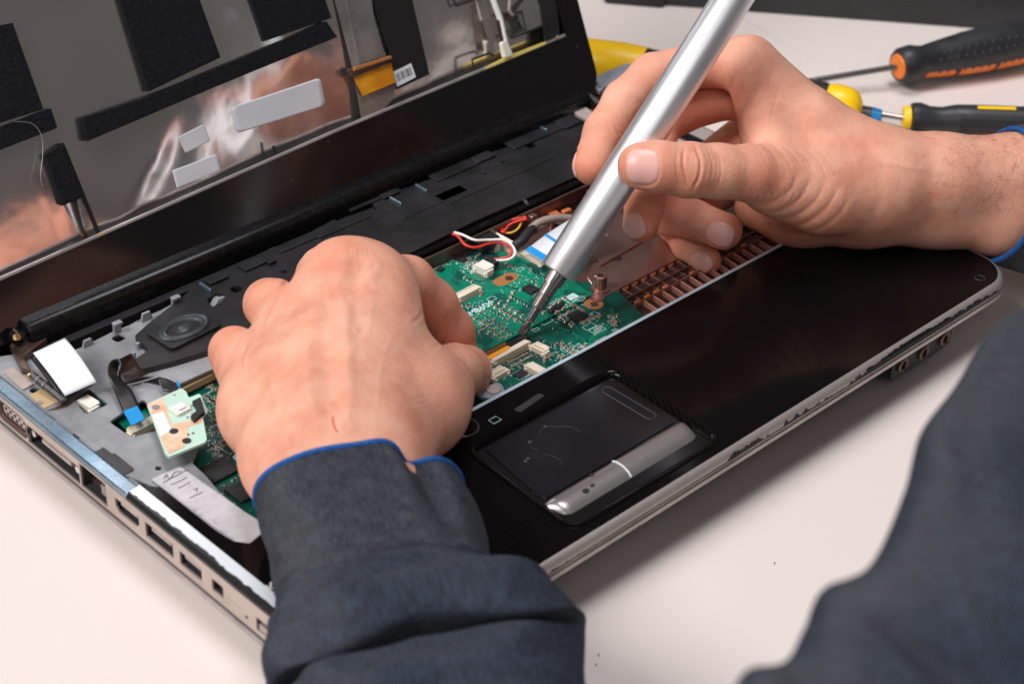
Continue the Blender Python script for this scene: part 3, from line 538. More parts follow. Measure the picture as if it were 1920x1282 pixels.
# ------------------------------------------------------------------ circuit board
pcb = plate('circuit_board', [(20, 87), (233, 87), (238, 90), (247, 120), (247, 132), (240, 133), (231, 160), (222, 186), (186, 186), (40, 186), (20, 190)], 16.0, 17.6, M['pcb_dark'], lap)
up = [(768, 482), (836, 447), (890, 452), (960, 478), (1012, 490), (1075, 528), (1110, 552), (1060, 580), (1020, 600), (976, 624), (915, 655), (880, 672), (820, 660), (780, 560)]  # right edge follows a shadow line; darker green beyond holds painted shade
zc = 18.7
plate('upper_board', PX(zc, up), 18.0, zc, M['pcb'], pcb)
ZS = zc+.05; zl = 17.6
def up_in(u, v):
    q = P(u, v, zc)[:2]; poly = UPW; c = False; j = len(poly)-1
    for i in range(len(poly)):
        if (poly[i][1] > q[1]) != (poly[j][1] > q[1]) and q[0] < (poly[j][0]-poly[i][0])*(q[1]-poly[i][1])/(poly[j][1]-poly[i][1])+poly[i][0]: c = not c
        j = i
    return c
UPW = PX(zc, up)
def zat(u, v): return zc if up_in(u, v) else zl
trc = [MB(), MB(), MB()]; silk = MB(); via = MB(); pads = MB(); bodies = {k: MB() for k in ('tan', 'chip', 'rust')}; vdark = MB()
def strip(mb, pts, wd, dz=.06):                           # a flat raised track through pixel points
    pts = [(np.array(P(u, v, zat(u, v)+dz))) for u, v in pts]
    for a, c in zip(pts[:-1], pts[1:]):
        d = c-a; L = np.hypot(*d[:2])
        if L < 1e-6: continue
        n = np.array([-d[1], d[0], 0])/L*wd/2; e = np.array([d[0], d[1], 0])/L*wd*.3
        mb.add([a-n-e, a+n-e, c+n+e, c-n+e], [(0, 3, 2, 1)])
def smd(u, v, kind='tan', rot=0, L=1.7, W=.9, H=.7):
    z = zat(u, v); q = P(u, v, z+.3); ca, sa = math.cos(rot), math.sin(rot)
    bodies[kind].box((q[0], q[1], z+H/2), (L*.56, W, H), rot)
    for s in (-1, 1): pads.box((q[0]+s*L*.38*ca, q[1]+s*L*.38*sa, z+H*.5), (L*.26, W*1.02, H*.98), rot)
    if H < 1.2:
        pads.box((q[0], q[1], z+.05), (L*1.35, W*1.1, .08), rot)
def rect(u, v, a, c, wd=.22, rot=0, fill=False):
    z = zat(u, v)+.07; q = P(u, v, z); ca, sa = math.cos(rot), math.sin(rot); T = lambda x, y: (q[0]+x*ca-y*sa, q[1]+x*sa+y*ca, z)
    if fill: silk.add([T(-a/2, -c/2), T(a/2, -c/2), T(a/2, c/2), T(-a/2, c/2)], [(0, 1, 2, 3)]); return
    for x0, y0, x1, y1 in ((-a/2, -c/2, a/2, -c/2+wd), (-a/2, c/2-wd, a/2, c/2), (-a/2, -c/2, -a/2+wd, c/2), (a/2-wd, -c/2, a/2, c/2)):
        silk.add([T(x0, y0), T(x1, y0), T(x1, y1), T(x0, y1)], [(0, 1, 2, 3)])
def dot(mb, u, v, r, dz=.09):
    z = zat(u, v)+dz; q = P(u, v, z); mb.add([(q[0]+r*math.cos(k*math.pi/4), q[1]+r*math.sin(k*math.pi/4), z) for k in range(8)], [tuple(range(8))])
# broad lighter and darker copper areas and tracks, as on the photographed board
def area(mt, pts, z=None, dz=.04, nm='copper_pour'):
    z = z or zc; plate(nm, PX(z, pts), z, z+dz, M[mt], pcb)
area('trace', [(900, 545), (935, 540), (935, 520), (985, 500), (1010, 515), (1035, 540), (1000, 560), (960, 552)], nm='copper_area')
area('trace', [(876, 600), (905, 575), (925, 572), (905, 610), (885, 622)], nm='copper_area'); area('trace', [(820, 545), (850, 560), (868, 590), (880, 640), (900, 655), (880, 665), (850, 640)], nm='copper_area')
area('trace3', [(970, 600), (1010, 575), (1030, 590), (985, 615)], nm='copper_area'); area('trace', [(930, 645), (990, 612), (1010, 602), (970, 620), (918, 650)], nm='copper_area')
area('trace2', [(880, 475), (930, 470), (940, 490), (900, 505)], nm='copper_area'); area('trace2', [(985, 495), (1005, 490), (1030, 505), (1010, 520)], nm='copper_area')
for l, t, k in (([(815, 530), (845, 522), (855, 508), (870, 505)], .7, 0), ([(800, 522), (838, 516), (850, 502), (885, 497)], .5, 0), ([(870, 520), (900, 528), (925, 522), (945, 535), (980, 545), (1000, 555)], .8, 1), ([(905, 520), (920, 523), (930, 535), (955, 545), (985, 553)], .5, 0), ([(920, 523), (919, 540), (905, 550), (905, 560)], .4, 0), ([(890, 525), (893, 545), (910, 553)], .4, 0), ([(1095, 545), (1130, 555), (1145, 575), (1146, 600), (1130, 620), (1115, 625), (1105, 640), (1110, 655)], .7, 0), ([(1110, 553), (1135, 562), (1149, 580), (1150, 603), (1134, 624), (1119, 629), (1110, 641), (1114, 653)], .5, 0), ([(1160, 618), (1130, 635), (1120, 640), (1118, 650)], .6, 0), ([(1040, 610), (1070, 622), (1100, 640), (1106, 655)], 1.4, 2), ([(1010, 575), (1060, 545), (1080, 538)], .6, 2), ([(820, 480), (845, 470), (875, 463)], .5, 0), ([(790, 545), (820, 540), (835, 532)], .5, 0), ([(780, 500), (800, 520), (830, 535), (850, 545)], .5, 1), ([(860, 640), (880, 628), (900, 640)], .4, 1), ([(1063, 640), (1075, 633), (1095, 642)], .3, 0), ([(1020, 680), (1022, 700), (1030, 708)], .4, 0), ([(1035, 675), (1037, 695), (1045, 705)], .4, 0), ([(955, 720), (975, 715), (1000, 725)], .6, 2), ([(930, 735), (960, 728), (990, 738)], .5, 2), ([(1150, 570), (1170, 582), (1185, 600)], .4, 2)): strip(trc[k], l, t)
for u0, v0, u1, v1, n, mb_i in ((880, 480, 930, 520, 5, 1), (775, 505, 815, 530, 4, 0), (1040, 560, 1080, 545, 3, 0), (1120, 590, 1170, 615, 4, 1)):
    for k in range(n): strip(trc[mb_i], [(u0, v0+k*4), ((u0+u1)/2, v0+k*4-3), (u1, v1+k*4)], .3)
# screw pads
for u, v, rx, ry, hx in ((948, 524, 6.6, 3.3, 1.8), (1113, 570, 4.3, 4.3, 0)):
    z = zc if u < 1000 else zl; q = P(u, v, z); b = MB(); b.prism(rrect(q[0]-rx, q[1]-ry, q[0]+rx, q[1]+ry, min(rx, ry)*.98), z, z+.12); c_ = b.build('screw_pad', M['copper_ring'], pcb)
    b = MB(); b.prism(circ(q[0]+hx, q[1]-.4, 1.9), z+.1, z+.2); b.build('screw_hole', M['brown'], pcb); b = MB(); b.prism(circ(q[0]+hx, q[1]-.2, 1.2), z+.2, z+.26); b.build('hole_shadow', M['line'], pcb) if 0 else None
# component clusters: (u, v) in the photograph, along x (0) or y (90 degrees)
R90 = math.pi/2
def row(u0, v0, u1, v1, n, kind, rot, L=1.4, W=.75, jit=0.):
    for k in range(n):
        t = k/max(n-1, 1); smd(u0+(u1-u0)*t+RNG.normal(0, jit), v0+(v1-v0)*t+RNG.normal(0, jit), kind if isinstance(kind, str) else kind[RNG.integers(len(kind))], rot, L, W)
for a in ((925, 570, 975, 600, 9), (960, 556, 990, 572, 6), (945, 583, 985, 607, 7), (905, 590, 950, 616, 7), (922, 582, 940, 592, 4), (900, 600, 920, 612, 4), (935, 613, 960, 625, 5), (918, 618, 935, 628, 4)): row(*a, ['chip'], 0, 1.2, .55)
for a in ((938, 566, 1000, 604, 7), (930, 574, 968, 600, 5), (892, 596, 952, 630, 6), (905, 618, 940, 634, 4), (887, 612, 900, 620, 2), (963, 547, 955, 562, 3), (1000, 590, 1012, 585, 2)): row(*a, ['tan'], 0, 1.9, 1.0)
for a in ((782, 482, 800, 478, 4), (835, 465, 842, 488, 4), (792, 500, 803, 505, 3), (818, 508, 832, 500, 3), (880, 485, 900, 478, 4), (950, 495, 965, 503, 4), (985, 500, 995, 505, 2), (915, 468, 930, 475, 3), (832, 545, 838, 540, 2), (872, 520, 885, 527, 3), (870, 571, 880, 576, 3), (858, 568, 872, 562, 3), (902, 553, 905, 548, 2), (868, 641, 874, 645, 2), (1000, 528, 1006, 531, 2)): row(*a, ['tan', 'chip', 'tan'], R90 if a[0] % 2 else 0, 1.5, .8, 1.2)
for a in ((1034, 574, 1058, 558, 4), (1073, 570, 1092, 582, 4), (1044, 585, 1052, 594, 3), (1058, 576, 1066, 586, 3), (1108, 598, 1125, 594, 3), (1090, 605, 1105, 598, 4), (1062, 601, 1075, 610, 3), (1120, 640, 1136, 636, 2), (1060, 650, 1066, 653, 2), (1048, 668, 1055, 671, 2), (1088, 654, 1096, 650, 2), (1032, 668, 1020, 672, 2), (1024, 702, 1046, 688, 2), (1072, 660, 1080, 664, 3), (982, 703, 998, 702, 2), (1020, 585, 1016, 580, 2)): row(*a, ['tan', 'rust', 'tan'], R90 if a[0] % 2 else 0, 1.8, 1.0, 1.)
for i in range(2): row(955+i*4, 680+i*8, 988+i*8, 663+i*5, 10, ['tan'], 0, 1.3, .8)
row(1093, 660, 1085, 655, 4, ['chip'], R90)
# left part of the board
for a in ((392, 716, 400, 728, 4), (388, 745, 404, 755, 5), (430, 795, 446, 818, 5), (418, 800, 428, 820, 4), (396, 835, 412, 845, 4), (440, 900, 470, 925, 6), (415, 770, 420, 780, 3), (430, 740, 440, 752, 4)): row(*a, ['tan', 'chip'], R90 if a[0] % 4 else 0, 1.8, 1.0, 1.)
for k in range(420):
    u = RNG.uniform(775, 1180); v = RNG.uniform(450, 740)
    q = P(u, v, zl)
    if not (190 > q[0] and 0) and q[1] > 88 and q[0] < 236 and (up_in(u, v) or v > 600-(u-1020)*.35) and q[1] < 184: dot(via, u, v, RNG.uniform(.16, .34))
for k in range(150):
    u = RNG.uniform(890, 1010); v = RNG.uniform(560, 635); dot(via, u, v, .22)
for k in range(170):
    u = RNG.uniform(380, 480); v = RNG.uniform(700, 960); dot(via, u, v, RNG.uniform(.2, .35))
# silkscreen frames, codes and part marks
for u, v, a, c in ((1105, 612, 6, 3.4), (1120, 618, 6.5, 4.6), (1085, 597, 4, 3), (1070, 562, 5, 4), (1088, 560, 4, 3), (1026, 603, 6, 2.2), (975, 505, 4, 2.2), (885, 500, 7, 5), (922, 560, 4, 3), (843, 602, 3, 2), (1005, 618, 3.4, 2), (1112, 590, 5, 3), (890, 452, 3, 2), (1045, 570, 10, 5), (1068, 590, 5, 4), (1085, 652, 5, 4), (808, 502, 8, 4), (400, 740, 8, 5), (412, 770, 10, 8), (425, 795, 7, 5), (440, 835, 10, 6), (1100, 655, 4, 3), (1130, 638, 7, 3), (800, 470, 10, 7), (1060, 655, 3.4, 3)): rect(u, v, a, c)
for k in range(150):
    c0 = [(800, 485, 24, 18), (855, 478, 28, 14), (1085, 590, 48, 26), (1060, 655, 40, 16), (955, 600, 55, 24), (895, 500, 20, 10), (985, 690, 40, 14), (1150, 600, 14, 10)][RNG.integers(8)]
    u, v = c0[0]+RNG.uniform(-1, 1)*c0[2], c0[1]+RNG.uniform(-1, 1)*c0[3]; q = P(u, v, zl)
    if 90 < q[1] < 184 and q[0] < 234: smd(u, v, ['tan', 'chip', 'tan', 'rust'][RNG.integers(4)], 0 if RNG.random() < .5 else R90, 1.15, .62, .5)
for k in range(60):
    u, v = RNG.uniform(385, 450), RNG.uniform(710, 870); smd(u, v, ['tan', 'chip'][k % 2], 0 if k % 3 else R90, 1.3, .7, .5)
for k in range(5): rect(1120+k*.5, 614+k*2.6, 5, .25, fill=True)
for k in range(6): strip(silk, [(1072+k*3, 566-k*1.2), (1084+k*3, 560-k*1.2)], .15, .08)
rect(1073, 556, 5, 3.6, fill=True); rect(890, 496, 4.5, 3.0, fill=True)
for k in range(760):                                       # runs of tiny part codes
    c0 = [(800, 480, 22, 14), (850, 480, 25, 18), (925, 590, 45, 26), (1085, 580, 42, 26), (1060, 660, 40, 18), (960, 690, 40, 22), (885, 500, 22, 14), (410, 780, 22, 55), (980, 530, 40, 20)][RNG.integers(9)]
    u, v = c0[0]+RNG.uniform(-1, 1)*c0[2], c0[1]+RNG.uniform(-1, 1)*c0[3]; rect(u, v, RNG.uniform(.3, 1.1), .28, fill=True, rot=0 if RNG.random() < .6 else R90)
for u, v, n in ((806, 465, 6), (790, 472, 6), (1150, 620, 3), (975, 702, 7), (970, 710, 7), (945, 672, 5), (1098, 596, 5)):
    for k in range(n): rect(u+k*3.2, v-k*1.5, .25, 2.2, fill=True)
text('lettering', 'AMB6D0', P(898, 580, zc+.12), 4.6, .03, M['silk'], pcb); text('lettering', 'D', P(874, 598, zc+.12), 3.2, .06, M['silk'], pcb)
trc[0].build('light_trace', M['trace'], pcb, kind='stuff'); trc[1].build('dark_trace', M['trace2'], pcb, kind='stuff'); trc[2].build('mid_trace', M['trace3'], pcb, kind='stuff')
silk.build('silkscreen_marks', M['silk'], pcb, kind='stuff'); via.build('solder_dots', M['silver'], pcb, kind='stuff'); pads.build('solder_ends', M['silver'], pcb, kind='stuff')
bodies['tan'].build('tan_capacitors', M['tan'], pcb, kind='stuff'); bodies['chip'].build('black_resistors', M['chip'], pcb, kind='stuff'); bodies['rust'].build('rust_capacitors', M['rust'], pcb, kind='stuff')
# larger chips
def chip(u, v, a, c, h=1.1, rot=0, legs=0, nm='chip'):
    z = zat(u, v); q = P(u, v, z+h); b = MB(); b.box((q[0], q[1], z+h/2+.1), (a, c, h), rot, 0); o_ = []
    if legs:
        ca, sa = math.cos(rot), math.sin(rot)
        for s in (-1, 1):
            for k in range(legs):
                x = (k-(legs-1)/2)*a/(legs); y = s*(c/2+.5); b.box((q[0]+x*ca-y*sa, q[1]+x*sa+y*ca, z+.25), (a/legs*.42, 1.3, .35), rot, 1)
    return b.build(nm, M['chip'], pcb, mats=[M['silver']], bev=.12)
chip(1083, 591, 7, 7, 1.0, .02, 9); chip(811, 491, 4.6, 4.6, .9, 0, 5); chip(843, 485, 13 if 0 else 5, 4, 1, 0, 0) if 0 else None
chip(995, 540, 5.2, 6, 1.4, R90*0, 4); chip(1037, 577, 6, 1.8, 1.4, .3); chip(1050, 570, 6, 1.8, 1.4, .3); chip(868, 486, 3, 3, 1, .2, 2); chip(826, 503, 3, 2.4, 1.1, .2)
chip(976, 700, 5.5, 3.6, .9, .02, 5); chip(1003, 712, 9, 4.2, 1.4, .05); chip(1048, 685, 5, 1.6, 1.6, .1); chip(852, 463, 3, 3, .8, 0)
plate('black_film', PX(zc+.5, [(840, 480), (855, 452), (880, 462), (892, 470), (862, 490)]), zc, zc+.8, M['ribbon'], pcb)
for u, v in ((409, 880), (462, 915)):
    q = P(u, v, 18.8); c_ = box('memory_chip', (q[0], q[1], 18.3), (13, 10.5, 1.2), M['chip'], pcb, bev=.2)
    b = MB()
    for k in range(4): b.box((q[0]-3+RNG.uniform(-1, 1), q[1]+2-k*1.4, 18.93), (RNG.uniform(3, 6), .45, .03))
    b.build('chip_print', mat('print_grey', (.05, .05, .055), .6), c_, kind='stuff')
plate('shield_plate', PX(20, [(436, 855), (447, 842), (470, 832), (520, 880), (500, 905), (470, 885)]), 19, 20, M['plate'], pcb, bev=.3)
q = P(472, 865, 20); b = MB(); b.prism(circ(q[0], q[1], 1.3), 20, 20.1); b.build('shield_hole', M['line'], pcb)
# connectors: moulded housing with pins in front
def conn(u, v, L, D, H, rot, mt='cream', pins=10, lip=True, nm='connector', side=-1, z=None, slot=False):
    z = z or zat(u, v); q = P(u, v, z+H); ca, sa = math.cos(rot), math.sin(rot); T = lambda x, y: (q[0]+x*ca-y*sa, q[1]+x*sa+y*ca)
    b = MB()
    x, y = T(0, 0); b.box((x, y, z+H/2+.05), (L, D, H), rot)
    for s in (-1, 1):
        x, y = T(s*(L/2+.35), side*D*.15); b.box((x, y, z+H*.42), (1.1, D*.8, H*.8), rot)
        x, y = T(s*(L/2-.5), side*(D/2+.2)); b.box((x, y, z+H*.3), (1.2, .9, H*.55), rot)
    if lip: x, y = T(0, -side*(D/2-.3)); b.box((x, y, z+H+.15), (L*.92, .7, .5), rot)
    if slot: pass
    o = b.build(nm, M[mt], pcb, bev=.18)
    if slot: b = MB(); x, y = T(0, side*D*.18); b.box((x, y, z+H+.06), (L*.78, D*.2, .1), rot); b.build('slot', M['kapt2'], pcb)
    if pins:
        b = MB()
        for k in range(pins):
            x, y = T((k-(pins-1)/2)*(L*.9/pins), side*(D/2+.7)); b.box((x, y, z+.3), (L*.9/pins*.38, 1.5, .5), rot)
        b.build('connector_pins', M['pin'], pcb, kind='stuff')
    return o
conn(875, 546, 13.5, 3.6, 2.2, .03, pins=12); conn(956, 656, 21, 2.6, 2.7, .03, pins=24, z=zl, lip=False); conn(1013, 650, 7, 4.2, 2.6, -R90+.12, pins=0, slot=True, side=-1)
conn(1007, 690, 9.5, 3.8, 2.6, -R90+.05, pins=6, side=-1); conn(934, 696, 8, 4.6, 2.6, .05, pins=0, slot=True); conn(908, 497, 7.0, 5.5, 3.8, -R90+.1, 'ivory', pins=5, side=-1)
conn(995, 480, 15, 3.6, 2.6, -R90+.05, pins=12, side=-1); conn(945, 449, 15, 3.2, 4.5, -R90, 'ivory', pins=12, side=-1)
o = conn(913, 438, 15, 2.6, 6, -R90, 'ivory', pins=0)
conn(166, 752, 8, 5, 3.2, -R90+.1, 'ivory', pins=7, side=-1, z=21.2); conn(272, 793, 15, 3.8, 2.6, .03, 'cream', pins=12, z=21.5); box('connector_base', (*P(180, 750, 21)[:2], 20.6), (9, 10, 1), M['pcb'], pcb, rz=.1); box('connector_base', (*P(272, 788, 21)[:2], 20.8), (17, 12, 1), M['pcb'], pcb, rz=0.)
q = P(921, 486, 23); box('wire_plug', (q[0], q[1], 21.6), (3.0, 7.5, 3.2), M['line'], pcb, bev=.3)
# black wrapped cable with white wire-to-board plugs, and the loose wires
b = MB(); b.prism(rounded(PX(24, [(872, 430), (893, 420), (940, 446), (915, 458), (900, 459), (875, 446)]), 2), 20.0, 24.5); b.build('wrapped_cable', M['ribbon'], lap, bev=1.4, smooth=True, auto=60)
wire('white_wire', [(845, 434, 26.5), (866, 440, 27), (890, 450, 26.6), (915, 450, 25.6), (945, 450, 25.5), (960, 460, 26), (966, 475, 25), (955, 486, 23.5), (930, 489, 22.8)], .62, 'white_wire')
wire('red_wire', [(842, 438, 26), (858, 443, 26.6), (872, 459, 26), (893, 464, 24.6), (920, 456, 24), (945, 456, 24), (958, 467, 24.6), (955, 480, 23.6), (940, 485, 23), (926, 486, 22.8)], .62, 'red_wire')
wire('red_wire', [(940, 436, 22), (948, 420, 23.5), (965, 411, 25), (987, 408, 25)], .6, 'red_wire'); wire('red_wire', [(943, 437, 22), (955, 422, 23.5), (970, 415, 24.6), (988, 411, 25)], .6, 'red_wire'); wire('white_wire', [(938, 432, 22), (945, 422, 23), (958, 412, 24)], .5, 'white_wire')
wire('yellow_wire', [(945, 437, 21), (960, 436, 21.5), (972, 428, 22.5), (978, 416, 23.5), (984, 406, 25)], .5, 'yellow_wire')
wire('wrapped_sleeve', [(965, 462, 23), (980, 450, 24), (992, 435, 24.5), (1000, 430, 24)], 2.2, 'black_wire', n=10)
def ribbon(name, pts, wd, mt, zs=None, wv=None, par=None, th=.25, sub=6):    # a strip through centre points (u, v, z) with half-width vector wv (mm)
    C_ = spline([P(u, v, z) for u, v, z in pts], sub); V = []
    for i, c in enumerate(C_):
        t = C_[min(i+1, len(C_)-1)]-C_[max(i-1, 0)]; t /= np.linalg.norm(t)
        if wv is None: s = np.cross(t, [0, 0, 1.]); s /= np.linalg.norm(s)
        else: s = np.array(wv[0])*(1-i/(len(C_)-1))+np.array(wv[1])*(i/(len(C_)-1)); s = s-t*(s@t); s /= np.linalg.norm(s)
        V += [c-s*wd/2, c+s*wd/2]
    F = [(2*i, 2*i+1, 2*i+3, 2*i+2) for i in range(len(C_)-1)]; o = mesh(name, V, F, M[mt], par or lap, smooth=True); md = o.modifiers.new('thickness', 'SOLIDIFY'); md.thickness = th*MM; md.offset = 0; return o
# white flat cable with blue stiffener
wf = [np.array(P(u, v, z)) for u, v, z in ((984, 470, 22.6), (1031, 497, 22.6), (1140, 440, 30), (1090, 400, 30))]
V = []; 
for j in range(9):
    t = j/8
    for i in range(3): s = i/2; q = (wf[0]*(1-s)+wf[1]*s)*(1-t)+(wf[3]*(1-s)+wf[2]*s)*t; V.append(q+np.array([0, 0, 1.2*math.sin(math.pi*t)]))
F = [(3*j+i, 3*j+i+1, 3*j+4+i, 3*j+3+i) for j in range(8) for i in range(2)]
ff = mesh('flat_cable', V, F, M['white'], lap, smooth=True); md = ff.modifiers.new('thickness', 'SOLIDIFY'); md.thickness = .0003
for t0, t1, nm in ((.0, .10, 'blue_stiffener'), (.34, .38, 'blue_line')):
    V = []
    for t in (t0, t1):
        for s in (0, 1): q = (wf[0]*(1-s)+wf[1]*s)*(1-t)+(wf[3]*(1-s)+wf[2]*s)*t; V.append(q+np.array([0, 0, 1.2*math.sin(math.pi*t)+.35]))
    mesh(nm, V, [(0, 1, 3, 2)], M['blue'], ff).modifiers.new('thickness', 'SOLIDIFY').thickness = .0002
# dark amber film in the long connector, orange stiffener
plate('film_cable', PX(20.2, [(895, 668), (985, 624), (996, 630), (912, 676)]), 19.7, 20.2, M['ribbon'], lap); plate('film_cable', PX(20.4, [(893, 668), (948, 640), (950, 652), (908, 674)]), 20.2, 20.4, M['ambdark'], lap)
plate('film_stiffener', PX(20.6, [(914, 668), (952, 648), (957, 651), (918, 674)]), 20.35, 20.7, M['amber'], lap)
# screw tab near the thumb
b = MB(); q = P(940, 735, 22); b.prism(rounded(PX(21, [(890, 735), (935, 715), (948, 730), (935, 748), (900, 745)]), 3), 19.8, 21.2); k_ = b.build('screw_tab', M['mag_rim'], lap, bev=.4); q = P(925, 729, 21.6); b = MB(); b.prism(circ(q[0], q[1], 3.0, 18), 21.1, 21.7); b.build('screw_head', M['beige'], k_, bev=.3)
# black ribbon cable that loops to the power board
def patch(name, rows, mt, sub=6, th=.3, par=None, bulge=0.):       # rows: pairs of points (u, v, z) along a strip
    A = spline([P(*r[0]) for r in rows], sub); B_ = spline([P(*r[1]) for r in rows], sub); V = []; n = 6
    for a_, c_ in zip(A, B_): V += [a_*(1-k/n)+c_*k/n+np.array([0, 0, bulge*math.sin(math.pi*k/n)]) for k in range(n+1)]
    F = [(i*(n+1)+k, i*(n+1)+k+1, (i+1)*(n+1)+k+1, (i+1)*(n+1)+k) for i in range(len(A)-1) for k in range(n)]
    o = mesh(name, V, F, M[mt], par or lap, smooth=True); md = o.modifiers.new('thickness', 'SOLIDIFY'); md.thickness = th*MM; md.offset = 0; return o
patch('ribbon_cable', [((232, 775, 27), (262, 763, 27)), ((218, 742, 28), (248, 733, 28)), ((205, 710, 31), (228, 712, 29)), ((202, 690, 34), (222, 695, 31)), ((208, 677, 36), (224, 682, 33)), ((222, 672, 37), (226, 676, 35))], 'ribbon')
patch('ribbon_cable', [((222, 674, 36.6), (246, 662, 36.6)), ((225, 684, 34), (252, 672, 34)), ((222, 702, 30), (264, 690, 31)), ((230, 720, 27.5), (277, 701, 28.5))], 'ribbon_lit')  # browner copy of the black ribbon, glossy light put into its colour
patch('ribbon_cable', [((231, 721, 27.6), (238, 716, 28.6)), ((262, 716, 27), (262, 706, 29)), ((300, 722, 26.6), (296, 706, 29.6))], 'ribbon')
patch('ribbon_cable', [((296, 706, 29.6), (306, 733, 26.8)), ((318, 712, 29), (318, 734, 27)), ((338, 722, 28.6), (332, 731, 27.4))], 'ribbon')
b = MB(); b.tube(spline([P(u, v, z) for u, v, z in ((222, 672, 37.2), (226, 684, 34.4), (221, 702, 30.4), (230, 721, 28), (262, 716, 27.4), (297, 706, 29.8))], 6), .25, 5); b.build('ribbon_edge', M['ribbon_edge'], lap)
V = [P(u, v, 28) for u, v in ((231, 768), (257, 758), (271, 782), (246, 795))]; b = MB(); b.prism([tuple(v[:2]) for v in V], 27.0, 27.4); b.build('blue_tab', M['blue'], lap)
b = MB(); b.prism(PX(30, [(330, 713), (336, 716), (338, 724), (332, 720)]), 29, 30); b.build('blue_tab', M['blue'], lap)
# small switch board resting tilted on the plate
sb = [(275, 757), (340, 727), (349, 733), (354, 745), (375, 737), (390, 770), (380, 780), (388, 822), (386, 828), (316, 856), (309, 848)]
zz = 31.5; sbo = plate('switch_board', rounded(PX(zz, sb), .8, 2), 30.3, zz, M['mint'], lap, bev=.15)
plate('copper_region', PX(zz+.1, [(277, 758), (306, 745), (322, 795), (345, 790), (378, 778), (379, 792), (352, 800), (350, 815), (345, 838), (318, 850), (312, 846)]), zz, zz+.12, M['peach'], sbo)
plate('copper_region', PX(zz+.1, [(340, 800), (352, 806), (352, 822), (345, 838), (318, 850), (312, 846), (320, 826)]), zz+.12, zz+.18, M['peach'], sbo)
plate('white_patch', PX(zz+.2, [(285, 777), (306, 770), (322, 806), (302, 819)]), zz+.1, zz+.3, M['white'], sbo)
for u, v, r in ((292, 763, 1.5), (326, 808, 1.7), (350, 826, 1.7)):
    q = P(u, v, zz+.2); b = MB(); b.prism(circ(q[0], q[1], r, 16), zz+.1, zz+.35); b.build('board_hole', M['mag_rim'] if u < 300 else M['line'], sbo)
q = P(337, 764, zz+1.4); b = MB(); b.box((q[0], q[1], zz+.7), (6.4, 6.0, 1.4), .05); sw = b.build('tact_switch', M['ivory'], sbo, bev=.3); b = MB(); b.prism(rrect(q[0]-1.9, q[1]-1.8, q[0]+1.9, q[1]+1.8, .9), zz+1.3, zz+2.1); b.build('switch_cap', M['white'], sbo, bev=.25)
plate('black_socket', PX(zz+1.6, [(360, 752), (376, 744), (384, 771), (364, 788), (357, 780), (370, 768)]), zz, zz+1.8, M['line'], sbo, bev=.2)
b = MB(); 
for u, v in ((357, 762), (352, 768), (325, 741), (342, 778), (350, 783), (331, 780), (358, 775)): q = P(u, v, zz); b.box((q[0], q[1], zz+.3), (1.3, .9, .7), .3)
b.build('small_parts', M['silver'], sbo, kind='stuff')
b = MB()
for u, v in ((353, 815), (362, 812)): q = P(u, v, zz); b.prism(circ(q[0], q[1], .5, 8), zz, zz+.2)
b.build('solder_dots', M['chip'], sbo, kind='stuff')
plate('amber_tape', PX(20, [(432, 815), (448, 800), (470, 835), (452, 832)]), 18, 18.8, M['kapton'], pcb)

# ------------------------------------------------------------------ lid, leaning back 25 degrees
def lplate(name, pts, h0, h1, mt, par, hol=(), **k): return plate(name, pts, h0, h1, M[mt], par, holes=hol, fr=lidf, **k)
lsh = lplate('lid_shell', rrect(2, -3, 366, 262, 14, 8), -11, -6, 'black', lap, bev=1.5, seg=3)
lplate('lid_frame', rrect(2.2, -2.8, 365.8, 261.8, 14, 8), -6.0, 3.0, 'black', lap, hol=[[(14, 21.5), (200, 28.4), (352, 31.5), (352, 250), (14, 250)][::-1]], bev=1.2, seg=3)
# foil: a gently crumpled sheet
nx, ny = 150, 100; V = []
xs = np.linspace(13, 353, nx); ys = np.linspace(20, 251, ny); X, Y = np.meshgrid(xs, ys)
def foil_h(X, Y):
    X = np.asarray(X, float); Y = np.asarray(Y, float); lo_ = 22+.03*X; s = np.clip((Y-lo_)/55, 0, 1)
    H = -4.4*(1-s)**1.6-.3
    H = H+.45*np.sin(X/31+Y/47)+.35*np.sin(X/17-Y/23+1.3)+.16*np.sin(X/7.5+Y/9)*np.exp(-((Y-40)/60)**2)
    H = H+1.3*np.exp(-((X-66-(Y-24)*-.12)/4)**2)*np.exp(-((Y-42)/22)**2)-.8*np.exp(-((X-150)/14)**2)*np.exp(-((Y-48)/14)**2)
    return H+.9*np.exp(-(((X-190)/13)**2+((Y-68)/16)**2))+.6*np.exp(-(((X-162)/8)**2+((Y-100)/10)**2))+1.0*np.exp(-(((X-105-(Y-40)*.9)/9)**2))*np.exp(-((Y-45)/22)**2)
H = foil_h(X, Y)
foil = mesh('foil_backing', [lidf((x, y, h)) for x, y, h in zip(X.ravel(), Y.ravel(), H.ravel())], [(j*nx+i, j*nx+i+1, (j+1)*nx+i+1, (j+1)*nx+i) for j in range(ny-1) for i in range(nx-1)], M['foil'], lap, smooth=True)
def lfh(q): return lidf((q[0], q[1], q[2]+float(foil_h(q[0], q[1]))))
